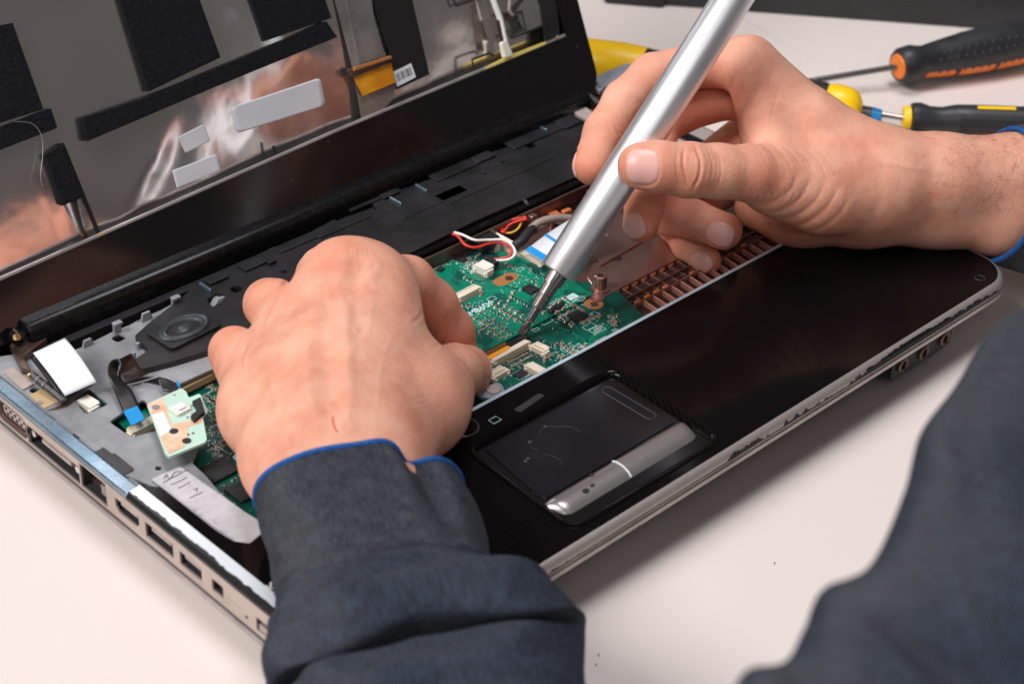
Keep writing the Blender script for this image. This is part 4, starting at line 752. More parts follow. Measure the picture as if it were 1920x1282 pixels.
def lp(name, px, h0, h1, mt, r=0, **k):
    q = LX(px, h1); f = lidf
    if h0 >= .5 and name == 'white_label':
        for _ in range(2): q = [PL(u, v, h1+float(foil_h(*c))) for (u, v), c in zip(px, q)]
        f = lfh
        # a label is gridded so that it lies on the foil
        A, B_, C_, D = [np.array(x) for x in q]; n = 14; V = []
        rr_ = r/np.linalg.norm(B_-A)
        for jj in range(n+1):
            for ii in range(n+1):
                s, t = ii/n, jj/n; V.append((A*(1-s)+B_*s)*(1-t)+(D*(1-s)+C_*s)*t)
        if r:
            q2 = rounded(q, r, 5); cen = (A+B_+C_+D)/4; V = [cen]; m_ = 10; out = []
            dense = []
            for a_, c_ in zip(q2, q2[1:]+q2[:1]):
                k_ = max(1, int(np.hypot(c_[0]-a_[0], c_[1]-a_[1])/3)); dense += [np.array(a_)*(1-x/k_)+np.array(c_)*x/k_ for x in range(k_)]
            N_ = len(dense); V += [cen*(1-e/m_)+p_*e/m_ for e in range(1, m_+1) for p_ in dense]
            F = [(0, 1+i, 1+(i+1) % N_) for i in range(N_)]+[(1+e*N_+i, 1+(e+1)*N_+i, 1+(e+1)*N_+(i+1) % N_, 1+e*N_+(i+1) % N_) for e in range(m_-1) for i in range(N_)]
        else: F = [(j_*(n+1)+i_, j_*(n+1)+i_+1, (j_+1)*(n+1)+i_+1, (j_+1)*(n+1)+i_) for j_ in range(n) for i_ in range(n)]
        o = mesh(name, [lfh((x[0], x[1], .14)) for x in V], F, M[mt], lap, smooth=True); md = o.modifiers.new('thickness', 'SOLIDIFY'); md.thickness = .00025; md.offset = 0; return o
    return lplate(name, rounded(q, r) if r else q, h0, h1, mt, lap, **k)
lp('foam_strip', [(153, 222), (300, 174), (612, 40), (633, 70), (400, 165), (165, 265)], -.3, 2.2, 'foam', bev=.25)
lp('foam_pad', [(195, -90), (340, -95), (414, 108), (279, 172)], -.3, 2.2, 'foam', bev=.2) ; lp('foam_pad', [(440, -90), (590, -60), (622, 34), (496, 78)], -.3, 2.2, 'foam', bev=.2)
lp('foam_pad', [(-60, 60), (24, 43), (82, 205), (-60, 250)], -.3, 2.0, 'foam', bev=.2); lp('foam_strip', [(-60, 262), (96, 203), (108, 240), (-60, 305)], -.3, 2.2, 'foam', bev=.2)
lp('foam_strip', [(85, 290), (120, 270), (155, 370), (118, 386)], -.3, 3.0, 'foam', bev=.25)
lp('black_edge_tape', [(110, 270), (120, 268), (190, 440), (186, 446), (154, 375)], -.3, .8, 'ribbon')
lp('amber_chip', [(187, 440), (197, 437), (200, 448), (189, 452)], 0, 2.5, 'kapton')
lp('white_label', [(434, 202), (602, 146), (612, 198), (446, 250)], .55, .9, 'white', 2.0)
lp('white_label', [(336, 257), (384, 233), (396, 264), (350, 287)], .55, .9, 'white', .5); lp('white_label', [(325, 320), (408, 289), (416, 319), (334, 353)], .55, .9, 'white', .5)
lp('black_tick', [(511, 274), (515, 273), (523, 298), (519, 301)], .6, 1.2, 'line'); lp('black_tick', [(576, 270), (614, 255), (612, 260), (580, 274)], .6, 1.6, 'line')
# display cable, tapes, connector and bar-code label
lp('black_tape', [(668, -60), (760, -60), (806, 140), (745, 168), (735, 110), (705, 20)], -.2, 1.2, 'ribbon', bev=.3)
lp('clear_tape', [(620, -30), (645, -40), (676, 115), (700, 215), (680, 235), (664, 140)], .6, .85, 'clear_tape')
fc = lp('flat_cable', [(640, -40), (690, -60), (705, 60), (725, 105), (673, 122)], .9, 1.8, 'grey_tape', bev=.3)
lp('cable_connector', [(655, 130), (735, 105), (738, 116), (660, 145)], .6, 3.6, 'brown', bev=.5); lp('cable_connector', [(664, 126), (733, 104), (736, 110), (664, 134)], 3.6, 4.6, 'copper_ring', bev=.3)
q = LX([(664, 145), (735, 118), (743, 155), (682, 180)], 3.); lplate('amber_tape', q, 2.2, 2.5, 'kapton', lap); lp('clear_tape', [(680, 182), (742, 158), (738, 185), (700, 225), (690, 232)], .5, .8, 'clear_tape')
bl = lp('barcode_label', [(738, 135), (771, 119), (780, 145), (745, 163)], 1.2, 1.5, 'white')
b = MB(); q0, q1, q2, q3 = [np.array(x) for x in LX([(741, 140), (770, 126), (774, 140), (746, 154)], 1.6)]
for k in range(11):
    s = k/11; wd = [.02, .05, .03, .02, .06, .03, .02, .04, .06, .03, .05][k]; A, B, C_, D = (q0+(q1-q0)*s, q0+(q1-q0)*(s+wd), q3+(q2-q3)*(s+wd), q3+(q2-q3)*s)
    b.prism([tuple(x) for x in ccw([tuple(A), tuple(B), tuple(C_), tuple(D)])], 1.5, 1.56, fr=lidf)
b.build('barcode_bars', M['line'], bl, kind='stuff')
lp('yellow_tape', [(908, 128), (960, 103), (1023, 79), (1025, 86), (962, 113), (910, 135)], .6, 2.4, 'yellowstrip', bev=.3)
def llines(name, segs, r, mt, h=.8):
    b = MB()
    for l in segs: b.tube([lidf((*PL(u, v, h), h)) for u, v in l], r, 5)
    return b.build(name, M[mt], lap)
llines('outline_mark', [[(850, 0), (856, 12), (900, -4)], [(890, 137), (885, 112), (918, 100), (925, 105)], [(945, 30), (978, 22), (985, 55), (955, 68)], [(958, 72), (1018, 50)], [(970, 30), (968, 55), (972, 62)]], .55, 'line')
wh = MB(); wh.tube(spline([lidf((*PL(u, v, 2), 2)) for u, v in ((915, -30), (928, 10), (938, 38), (946, 75), (953, 103))], 5), 1.5, 8, radii=None); wh.build('antenna_lead', M['white_wire'], lap, smooth=True)
wh = MB(); wh.tube(spline([lidf((*PL(u, v, 2), 2)) for u, v in ((955, -30), (956, 0), (955, 20), (962, 30))], 5), 1.0, 8); wh.build('antenna_lead', M['grey_wire'], lap, smooth=True)
lp('antenna_board', [(934, 38), (944, 36), (952, 75), (944, 78)], .5, 2.8, 'brown', bev=.3); lp('lead_clip', [(942, 80), (950, 76), (962, 103), (948, 109)], .5, 3.4, 'ivory', 1, bev=.4)
lp('clear_tape', [(888, -20), (905, -20), (934, 98), (922, 100)], .5, .7, 'clear_tape'); lp('grey_panel', [(965, 25), (1000, -20), (1022, 45), (985, 60)], .3, .8, 'grey_tape'); lp('black_panel', [(1005, -40), (1040, -40), (1050, 70), (1025, 78)], .2, 2.0, 'satin')
lp('corner_pin', [(1044, 68), (1050, 66), (1052, 73), (1047, 75)], 3.0, 4.2, 'lip', 1)
b = MB(); b.tube(spline([lidf((*PL(u, v, 3.2), 3.2)) for u, v in ((28, 228), (60, 232), (78, 255), (80, 290), (76, 330), (80, 350))], 6), .12, 5); b.build('loose_fibre', M['lip'], lap)
# pale tube along the foil's lower edge, a reflection line put in as colour
b = MB()
b.tube([lidf((14, 21.9, 1.6)), lidf((200, 28.8, 1.6)), lidf((352, 31.9, 1.6))], .9, 6); b.build('frame_glint', M['lip'], lap)

# ------------------------------------------------------------------ the electric screwdriver pen
tip = P(977, 628, 19.8); dep = (tip-CP)@CR[2]
a0 = Q(1047, 512, dep-4); a1 = Q(1398, -40, dep-14)
pd = (a1-a0)/np.linalg.norm(a1-a0); tipA = tip
dt = (a0-tip)/np.linalg.norm(a0-tip)
pen = thing('screwdriver_pen', 'silver aluminium precision screwdriver pen gripped in the right hand, its bit on the circuit board', 'screwdriver', tuple(tip))
L = np.linalg.norm(a1-a0); RP = 36.5*(dep-8)/CF
PENA, PEND, PENR = a0, pd, RP
lathe('barrel', [(0, RP*.86), (.25, RP*.97), (.8, RP), (L-.8, RP), (L-.2, RP*.97), (L, RP*.9)], a0, a1, M['alu'], pen, n=64, auto=30)
lathe('barrel_end', [(-.3, 3.2), (-.3, RP*.8), (.3, RP*.86), (.8, RP*.5)], a0, a1, M['bit'], pen, n=48)
D0 = np.linalg.norm(a0-tip); c0 = D0
lathe('chuck', [(c0-10.6, 2.9), (c0-10.2, 3.3), (c0-5.2, 3.35), (c0-5.1, 4.2), (c0+.6, 4.3), (c0+1.4, 4.2)], tip, a0, M['steel'], pen, n=40)
lathe('chuck_sleeve', [(c0-17.0, 2.4), (c0-16.6, 3.15), (c0-10.5, 3.35), (c0-10.4, 3.2)], tip, a0, M['steel'], pen, n=40)
hx = MB(); hx.tube([tip+dt*6.2, tip+dt*7.4, tip+dt*(c0-16)], 2.1, 6, radii=[1.3, 2.0, 2.0]); hx.build('bit', M['bit'], pen, bev=.12)
bt = MB(); n = 12; sx = np.cross(dt, CR[2]); sx /= np.linalg.norm(sx); sy = np.cross(dt, sx); V = []
for s, w_, t_ in ((0, 1.5, .35), (.8, 1.65, .45), (3.2, 1.9, 1.1), (5.0, 1.5, 1.4), (6.6, 1.4, 1.4)): V += [tip+dt*s+sx*w_*math.copysign(abs(math.cos(2*math.pi*k/n))**.7, math.cos(2*math.pi*k/n))+sy*t_*math.copysign(abs(math.sin(2*math.pi*k/n))**.7, math.sin(2*math.pi*k/n)) for k in range(n)]
bt.add(V, [(j*n+k, j*n+(k+1) % n, (j+1)*n+(k+1) % n, (j+1)*n+k) for j in range(4) for k in range(n)]+[tuple(range(n))[::-1], tuple(range(4*n, 5*n))]); bt.build('bit_blade', M['bit'], pen, smooth=True, auto=50)

# ------------------------------------------------------------------ tools on the table behind
def handle(name, label, axis, prof, mt, n=32, grip=None): pass
# yellow and black handle lying behind the hand
A, B = P(1076, 112, 14), P(1616, 208, 12); L = np.linalg.norm(B-A)
t1 = thing('screwdriver', 'thick yellow and black screwdriver handle lying behind the right hand', 'screwdriver', (A[0], A[1], 0))
lathe('yellow_nose', [(0, 9), (6, 13), (26, 14), (40, 13.4)], A, B, M['yellow'], t1)
lathe('grip', [(39.8, 13.2), (42, 13), (60, 12), (100, 11.6), (L-21, 11.6), (L-19, 11)], A, B, M['rubber'], t1)
lathe('butt_cap', [(L-20, 10.8), (L-15, 11.9), (L-7, 11.2), (L-3, 9.0), (L-.6, 5), (L+.3, .2)], A, B, M['yellow'], t1)
b = MB(); b.tube([A-(B-A)/L*40, A+(B-A)/L*2], 3, 16); b.build('shaft', M['steel'], t1, smooth=True, auto=40)
# black and orange screwdriver
A, B = P(1690, 124, 14), P(1990, 62, 17); d = (B-A); L = np.linalg.norm(d); d /= L
t2 = thing('screwdriver', 'black screwdriver with orange stripes, dimpled grip and long thin dark shaft', 'screwdriver', (A[0], A[1], 0))
lathe('grip', [(-2.4, 5.0), (-2, 8.6), (0, 10.0), (7, 10.6), (10, 9.6), (14, 8.8), (26, 10.2), (42, 11.8), (60, 12.6), (80, 12.4), (96, 10), (100, 6)], A, B, M['rubber'], t2, n=36)
lathe('front_disc', [(-3.4, .2), (-3.3, 4), (-2.8, 6.6), (-1.6, 7.6), (-1, 6)], A, B, M['orange'], t2)
S0 = P(1500, 156, 9); b = MB(); b.tube([A-d*1, A*.5+S0*.5+np.array([0, 0, .0]), S0], 1.7, 12); b.build('shaft', M['bit'], t2, smooth=True, auto=40)
b = MB(); up_ = np.cross(d, CR[0]); sidev = np.cross(d, [0, 0, 1.]); sidev /= np.linalg.norm(sidev); upv = np.cross(sidev, d)
def rad(s): return np.interp(s, [10, 14, 26, 42, 60, 80, 96, 100], [9.6, 8.8, 10.2, 11.8, 12.6, 12.4, 10, 6])
V = []; F = []; 
for k in range(30):
    s = 11+k*2.8; r = rad(s)*1.03
    for j in range(5):
        th = math.radians(-62+j*11); V.append(A+d*s+r*(-upv*math.cos(th)*-0+0)+r*(sidev*math.cos(th)+upv*math.sin(th))+0)
F = [(k*5+j, k*5+j+1, (k+1)*5+j+1, (k+1)*5+j) for k in range(29) for j in range(4) if k % 9 not in (7,)]
mesh('orange_stripe', V, F, M['orange'], t2, smooth=True)
for k in range(14):
    for j in range(4):
        s = 20+k*5.2+(j % 2)*2.6; th = math.radians(-22+j*22); r = rad(s); nrm = sidev*math.cos(th)+upv*math.sin(th); q = A+d*s+nrm*(r-.1)
        b = MB(); b.tube([q-nrm*.4, q+nrm*.35, q+nrm*.6], 1, 8, radii=[1.2, 1.0, .5]); b.build('grip_dimple', M['case'], t2, smooth=True)
# small yellow and black screwdriver at the right edge
A, B = P(1693, 222, 8), P(2010, 232, 9); d = (B-A); L = np.linalg.norm(d); d /= L
t3 = thing('screwdriver', 'small black screwdriver with a yellow front ring and short bright shaft by the wrist', 'screwdriver', (A[0], A[1], 0))
lathe('front_ring', [(-.3, 3), (0, 6.0), (1.5, 6.6), (3.4, 6.6), (3.6, 5)], A, B, M['yellow'], t3)
lathe('grip', [(3.2, 6.2), (4.5, 8.4), (9, 8.6), (14, 6.9), (20, 6.6), (28, 8.2), (40, 8.4), (60, 8.2), (80, 8.6), (86, 6)], A, B, M['rubber'], t3, n=32)
b = MB(); b.tube([P(1640, 213, 8), A+d*1], 1.5, 12); b.build('shaft', M['steel'], t3, smooth=True, auto=40)
b = MB(); sidev = np.cross(d, [0, 0, 1.]); sidev /= np.linalg.norm(sidev); upv = np.cross(sidev, d)
for s0_, s1_ in ((38, 58),):
    V = [A+d*s+8.75*(sidev*math.cos(th)+upv*math.sin(th)) for s in np.linspace(s0_, s1_, 8) for th in (1.25, 1.4, 1.55)]; b.add(V, [(k*3+j, k*3+j+1, k*3+j+4, k*3+j+3) for k in range(7) for j in range(2)])
b.build('yellow_inlay', M['yellow'], t3, smooth=True)
b = MB()
for k in range(16):
    for j in range(4): th = -.35+j*.3; q = A+d*(30+k*2.4)+(sidev*math.cos(th)+upv*math.sin(th))*8.4; b.box(q, (1.3, 1.3, 1.3), math.atan2(d[1], d[0]))
b.build('grip_knurl', M['case'], t3, kind='stuff')
# another driver: black nose with blue collar and a bright shaft that runs under the wrist
A, B = P(1604, 216, 8), P(1645, 222, 8); L = np.linalg.norm(B-A); d = (B-A)/L
t4 = thing('screwdriver', 'screwdriver with black and blue collar end, bright shaft running under the wrist', 'screwdriver', (A[0], A[1], 0))
lathe('collar', [(-24, 6.5), (-6, 6.8), (0, 6.2), (4, 5.6), (L-3.0, 5.4), (L-2.6, 4.6)], A, B, M['rubber'], t4)
lathe('blue_ring', [(L-3.2, 5.0), (L-3, 5.6), (L+1.8, 4.8), (L+2.2, 3)], A, B, M['blue_ring'], t4)
b = MB(); b.tube([P(1636, 232, 6), P(1745, 262, 5), P(1800, 276, 5)], 2.2, 14); b.build('shaft', M['steel'], t4, smooth=True, auto=40)
# dark case at the far side
q0, q1 = P(1133, 3, 0), P(1990, 66, 0); e = (q1-q0)[:2]; e /= np.linalg.norm(e); n_ = np.array([-e[1], e[0]])
cs = thing('equipment_case', 'flat charcoal case lying along the far edge of the table', 'case', (q0[0], q0[1], 0))
pts = [tuple(q0[:2]), tuple(q0[:2]+e*420), tuple(q0[:2]+e*420+n_*260), tuple(q0[:2]+n_*260)]
plate('case_body', rounded(pts, 14, 5), 0, 22, M['case'], cs, bev=4, seg=3)
q = P(1240, 12, 0)[:2]; plate('case_flap', rounded([tuple(q0[:2]-n_*3.4), tuple(q-n_*3.4+e*2), tuple(q+n_*20), tuple(q0[:2]+n_*20)], 3), .2, 14, M['satin'], cs, bev=2)
b = MB()
for u, v, r in ((1452, 1056, .3), (1122, 1228, .35), (1118, 1246, .28), (1344, 942, .2)): q = P(u, v, 0); b.box((q[0], q[1], .25), (r*2, r*1.4, .5), u)
cr_ = b.build('crumbs', mat('crumb_brown', (.22, .10, .05), .8), None); cr_['kind'] = 'stuff'; cr_['label'] = 'tiny brown crumbs scattered on the pale table'
# specks of dust
dm = mat('dust_brown', (.25, .12, .06), .8)
# ------------------------------------------------------------------ hands: a smooth distance field turned into one surface
def cam3(u, v, dep): return np.array([(u-960)/CF*dep, (v-641)/CF*dep, dep])
def smin(a, b, k):
    h = np.clip(.5+.5*(b-a)/k, 0, 1); return b*(1-h)+a*h-k*h*(1-h)
def rcone(p, a, b, r1, r2):
    ba = b-a; l2 = ba@ba; rr = r1-r2; a2 = l2-rr*rr; il2 = 1./l2; pa = p-a; y = pa@ba; z = y-l2
    x2 = ((pa*l2-np.outer(y, ba))**2).sum(1); y2 = y*y*l2; z2 = z*z*l2; k = np.sign(rr)*rr*rr*x2
    d = (np.sqrt(x2*a2*il2)+y*rr)*il2-r1
    c1 = np.sign(z)*a2*z2 > k; d = np.where(c1, np.sqrt(x2+z2)*il2-r2, d)
    c2 = (~c1) & (np.sign(y)*a2*y2 < k); return np.where(c2, np.sqrt(x2+y2)*il2-r1, d)
class Hand:
    def __init__(s): s.palm = []; s.fing = []; s.flush = []
    @staticmethod
    def chain(pts): return [(cam3(*p[:3]), cam3(*q[:3]), p[3]*p[2]/CF, q[3]*q[2]/CF) for p, q in zip(pts[:-1], pts[1:])]
    def sdf(s, p):
        d = None
        for ch, k in s.palm:
            for c in ch: e = rcone(p, *c); d = e if d is None else smin(d, e, k)
        out = d
        for ch, kf, kp in s.fing:
            f = None
            for c in ch: e = rcone(p, *c); f = e if f is None else smin(f, e, kf)
            g = smin(d, f, kp); out = smin(out, g, 1.1)
        return out
    def boxes(s):
        P_ = [(c[0], c[2]) for ch, *_ in s.palm+s.fing for c in ch]+[(c[1], c[3]) for ch, *_ in s.palm+s.fing for c in ch]
        lo = np.min([a-r-4 for a, r in P_], 0); hi = np.max([a+r+4 for a, r in P_], 0); return lo, hi
    def surface(s, h, subdiv=1, cut=None):
        lo, hi = s.boxes(); n = np.ceil((hi-lo)/h).astype(int)+1; ax = [lo[i]+h*np.arange(n[i]) for i in range(3)]
        c4 = 4; nc = (n//c4)+2; G = (np.indices(nc).reshape(3, -1).T*c4*h+lo+(c4-1)*h/2); Dc = s.sdf(G).reshape(nc); S = np.full(nc*c4, 1.)
        sg = np.where(Dc < 0, -1., 1.); S = np.repeat(np.repeat(np.repeat(sg, c4, 0), c4, 1), c4, 2); near = np.abs(Dc) < c4*h*1.05
        blk_ = np.argwhere(near); o4 = np.indices((c4, c4, c4)).reshape(3, -1).T; I = (blk_[:, None]*c4+o4[None]).reshape(-1, 3); vals = np.concatenate([s.sdf(lo+I[i:i+200000]*h) for i in range(0, len(I), 200000)]); S[I[:, 0], I[:, 1], I[:, 2]] = vals
        V, F = nets(S, lo, h)
        for i in range(subdiv): V, F = quadsub(V, F); V = s.project(V, 2 if i == 0 else 1)
        return V, F
    def grad(s, V, e=.1, d0=None):
        d0 = s.sdf(V) if d0 is None else d0
        return np.stack([s.sdf(V+np.eye(3)[i]*e)-d0 for i in range(3)], 1)/e
    def project(s, V, it=2):
        for _ in range(it):
            d = s.sdf(V); g = s.grad(V, d0=d); V = V-g*(d/np.maximum((g*g).sum(1), .3))[:, None]
        return V
def nets(S, lo, h):
    ins = S < 0; c = [ins[i:ins.shape[0]-1+i, j:ins.shape[1]-1+j, k:ins.shape[2]-1+k] for i in (0, 1) for j in (0, 1) for k in (0, 1)]
    sm = sum(x.astype(int) for x in c); act = (sm > 0) & (sm < 8); idx = -np.ones(act.shape, int); cell = np.argwhere(act); idx[act] = np.arange(len(cell))
    acc = np.zeros((len(cell), 3)); cnt = np.zeros(len(cell)); off = [(i, j, k) for i in (0, 1) for j in (0, 1) for k in (0, 1)]
    val = {o: S[cell[:, 0]+o[0], cell[:, 1]+o[1], cell[:, 2]+o[2]] for o in off}
    for a in off:
        for d in range(3):
            if a[d]: continue
            b = list(a); b[d] = 1; b = tuple(b); va, vb = val[a], val[b]; m = (va < 0) != (vb < 0); t = np.where(m, va/np.where(m, va-vb, 1), 0)
            q = np.array(a, float)[None]+t[:, None]*np.eye(3)[d]; acc[m] += q[m]; cnt[m] += 1
    V = lo+h*(cell+acc/cnt[:, None]); F = []
    for d in range(3):
        e = [(1, 2), (2, 0), (0, 1)][d]; sl0 = [slice(None)]*3; sl1 = [slice(None)]*3; sl0[d] = slice(0, -1); sl1[d] = slice(1, None); A = ins[tuple(sl0)]; B = ins[tuple(sl1)]
        X = np.argwhere(A != B); X = X[(X[:, e[0]] > 0) & (X[:, e[1]] > 0) & (X[:, e[0]] < ins.shape[e[0]]-1) & (X[:, e[1]] < ins.shape[e[1]]-1)]
        def g(o0, o1): y = X.copy(); y[:, e[0]] -= o0; y[:, e[1]] -= o1; return idx[y[:, 0], y[:, 1], y[:, 2]]
        q = np.stack([g(1, 1), g(0, 1), g(0, 0), g(1, 0)], 1); fl = ~A[X[:, 0], X[:, 1], X[:, 2]]; q[fl] = q[fl][:, ::-1]; F.append(q)
    F = np.concatenate(F); return V, F[(F >= 0).all(1)]
def quadsub(V, F):
    E = np.sort(np.concatenate([F[:, [i, (i+1) % 4]] for i in range(4)]), 1); U, inv = np.unique(E, axis=0, return_inverse=True); inv = inv.reshape(-1)
    n = len(V); m = len(F); me = n+inv.reshape(4, m).T; fc = n+len(U)+np.arange(m)
    V2 = np.concatenate([V, V[U].mean(1), V[F].mean(1)]); F2 = np.concatenate([np.stack([F[:, i], me[:, i], fc, me[:, i-1]], 1) for i in range(4)]); return V2, F2
def proj2(V): return np.stack([V[:, 0]/V[:, 2]*CF+960, V[:, 1]/V[:, 2]*CF+641], 1)
def segdist(p, line):
    d = np.full(len(p), 1e9)
    for a, b in zip(line[:-1], line[1:]):
        a = np.array(a, float); b = np.array(b, float); ba = b-a; t = np.clip(((p-a)@ba)/(ba@ba), 0, 1); d = np.minimum(d, np.linalg.norm(p-a-t[:, None]*ba, axis=1))
    return d
def toworld(V): return CP+V@CR
me_ = M['skin'] = mat('skin', (.74, .38, .27), .48); m = me_
b_ = m.node_tree.nodes['Principled BSDF']; b_.inputs['Subsurface Weight'].default_value = .11; b_.inputs['Subsurface Radius'].default_value = (1., .35, .2); b_.inputs['Subsurface Scale'].default_value = .0035
b_.inputs['Specular IOR Level'].default_value = .35
v = coord(m); at = nd(m, 'ShaderNodeAttribute', attribute_name='flush'); n = noise(m, v, 55, 4); base = ramp(m, n, [(.32, (.68, .285, .19)), (.5, (.77, .375, .26)), (.68, (.83, .445, .32))])
c1 = mixc(m, at.outputs['Fac'], base, (.70, .21, .125)); sp_ = ramp(m, noise(m, v, 480, 2), [(.74, (0, 0, 0)), (.80, (.35, .35, .35))]); setc(m, mixc(m, sp_, c1, (.45, .18, .10)))
vor = nd(m, 'ShaderNodeTexVoronoi', feature='DISTANCE_TO_EDGE'); mp2 = coord(m, scale=(1, 1, 1)); lk(m, mp2, vor.inputs['Vector']); vor.inputs['Scale'].default_value = 900
vr = ramp(m, vor.outputs['Distance'], [(0, (0, 0, 0)), (.12, (1, 1, 1))]); b1 = bump(m, vr, .00007, .8); b2 = bump(m, noise(m, v, 380, 5, .8), .00045, .8, b1)
rr = nd(m, 'ShaderNodeMapRange'); lk(m, noise(m, v, 120, 3), rr.inputs[0]); rr.inputs[3].default_value = .46; rr.inputs[4].default_value = .70; setc(m, rr.outputs[0], 'Roughness')
M['nail'] = mat('fingernail', (.80, .44, .40), .36, 0); M['nail'].node_tree.nodes['Principled BSDF'].inputs['Subsurface Weight'].default_value = .1; M['nail'].node_tree.nodes['Principled BSDF'].inputs['Subsurface Scale'].default_value = .002
M['hair'] = mat('arm_hair', (.13, .06, .035), .5)
person = thing('person', 'person in a dark grey sweatshirt with blue-edged cuffs, hands working on the open laptop', 'person', tuple(toworld(cam3(1500, 1500, 520)[None])[0]*np.array([1, 1, 0])))

def build_hand(H, h, sub, creases, nails, label, wrinkles=()):
    V, F = H.surface(h, sub); uv = proj2(V); N = H.grad(V); N /= np.linalg.norm(N, axis=1)[:, None]; front = np.clip(-N[:, 2]*3, 0, 1)
    disp = np.zeros(len(V))
    for line, wpx, depth, drange in creases:
        ln = [(x[0], x[1]) for x in spline([(a, b, 0) for a, b in line], 5)]; box = (uv[:, 0] > min(q[0] for q in ln)-6*wpx) & (uv[:, 0] < max(q[0] for q in ln)+6*wpx) & (uv[:, 1] > min(q[1] for q in ln)-6*wpx) & (uv[:, 1] < max(q[1] for q in ln)+6*wpx) & (V[:, 2] > drange[0]) & (V[:, 2] < drange[1])
        ii = np.where(box)[0]; d = segdist(uv[ii], ln); ends = np.minimum(np.linalg.norm(uv[ii]-ln[0], axis=1), np.linalg.norm(uv[ii]-ln[-1], axis=1)); tp_ = np.clip(ends/14., .15, 1)
        disp[ii] -= depth*front[ii]*tp_*np.exp(-(d/wpx)**2)
        if depth > 0: disp[ii] += .35*depth*front[ii]*tp_*np.exp(-((d-2.4*wpx)/(1.4*wpx))**2)
    fl = np.zeros(len(V))
    for u, v, dep, r, s in H.flush: d = np.linalg.norm(V-cam3(u, v, dep), axis=1); fl = np.maximum(fl, s*np.exp(-(d/r)**2))
    nails_out = []
    for nl in nails:
        c = cam3(*nl['c']); a = cam3(*nl['tip'])-c; wv_ = cam3(*nl['side'])-c; c = H.project(c[None])[0]; g = H.grad(c[None])[0]; g /= np.linalg.norm(g)
        a = a-g*(a@g); La = np.linalg.norm(a); a /= La; s = np.cross(g, a); Wd = abs(wv_@s) if abs(wv_@s) > 1 else nl.get('w', 5)
        Wd = nl.get('w', Wd); La = nl.get('l', La)
        # groove of the nail fold
        rel = V-c; x = rel@a/La; y = rel@s/Wd; near = np.abs(rel@g) < Wd*1.1; q = (np.abs(x)**3.2+np.abs(y)**2.8)**(1/3.)
        disp[near] -= .20*np.exp(-((q[near]-1.03)/.045)**2); disp[near] += .14*np.exp(-((q[near]-1.17)/.09)**2)*(x[near] < .8); disp[near] -= .15*(q[near] < 1)
        nu = 22; P2 = []; 
        for i in range(nu+1):
            for j in range(nu+1):
                X, Y = 2*i/nu-1, 2*j/nu-1
                e = (abs(X)**3.2+abs(Y)**2.8)**(1/3.); m_ = max(abs(X), abs(Y)); k = m_/e if e > 1e-6 else 1; P2.append((X*k*La, Y*k*Wd, e*k))
        P2 = np.array(P2); base_ = c+np.outer(P2[:, 0], a)+np.outer(P2[:, 1], s); base_ = base_-np.outer((P2[:, 1]/Wd)**2*Wd*.35, g)
        W_ = H.project(base_); gg = H.grad(W_); gg /= np.linalg.norm(gg, axis=1)[:, None]; W_ = W_+gg*(.12-.35*np.clip((P2[:, 2:]-.9)/.1, 0, 1)+.25*np.clip(P2[:, :1]/La-.3, 0, 1))
        FF = [(i*(nu+1)+j, i*(nu+1)+j+1, (i+1)*(nu+1)+j+1, (i+1)*(nu+1)+j) for i in range(nu) for j in range(nu)]; nails_out.append((W_, FF))
    V = V+N*disp[:, None]
    o = mesh('hand', toworld(V), F, M['skin'], person, smooth=True)
    if o.data.attributes.get('flush') is None:
        at_ = o.data.attributes.new('flush', 'FLOAT', 'POINT'); at_.data.foreach_set('value', fl.astype(np.float32))
    o['label'] = label
    for W_, FF in nails_out: mesh('fingernail', toworld(W_), FF, M['nail'], o, smooth=True)
    return o, V, F
ALL = (0, 2000)
# right hand, thumb and index finger round the pen
R_ = Hand(); ch = Hand.chain
R_.palm = [(ch([(2080, 350, 838, 74), (1900, 337, 820, 80), (1760, 332, 808, 76), (1650, 328, 803, 84), (1520, 237, 800, 60), (1402, 122, 800, 52)]), 6), (ch([(2080, 395, 842, 78), (1895, 390, 828, 86), (1750, 382, 822, 74), (1620, 378, 818, 78), (1500, 392, 826, 64), (1420, 388, 832, 40)]), 9),
           (ch([(1640, 348, 803, 80), (1540, 350, 795, 78), (1455, 335, 785, 66)]), 9), (ch([(1520, 300, 806, 70), (1432, 190, 802, 50)]), 7), (ch([(1460, 320, 790, 58), (1432, 232, 793, 46)]), 6), (ch([(1500, 300, 826, 60), (1420, 200, 826, 44)]), 8), (ch([(1520, 350, 832, 50), (1410, 290, 842, 40)]), 8)]
R_.fing = [(ch([(1480, 345, 788, 62), (1405, 325, 772, 52), (1345, 321, 764, 50), (1292, 319, 758, 50.5), (1235, 313, 754, 47), (1201, 311, 753, 44)]), 3, 7),
           (ch([(1405, 122, 802, 50), (1330, 118, 806, 44), (1222, 142, 800, 40), (1170, 190, 793, 38.5), (1134, 248, 788, 38.5), (1109, 311, 784, 36)]), 3, 5),
           (ch([(1420, 175, 826, 44), (1320, 190, 822, 42), (1235, 232, 812, 40), (1222, 330, 798, 36), (1208, 385, 790, 35), (1202, 421, 787, 34)]), 3, 5),
           (ch([(1405, 250, 845, 42), (1300, 330, 840, 40), (1245, 400, 828, 38), (1300, 412, 818, 36), (1357, 433, 811, 35)]), 3, 5),
           (ch([(1410, 320, 856, 38), (1320, 380, 852, 34), (1262, 420, 842, 30), (1290, 458, 832, 29), (1325, 488, 825, 27.5)]), 3, 5)]
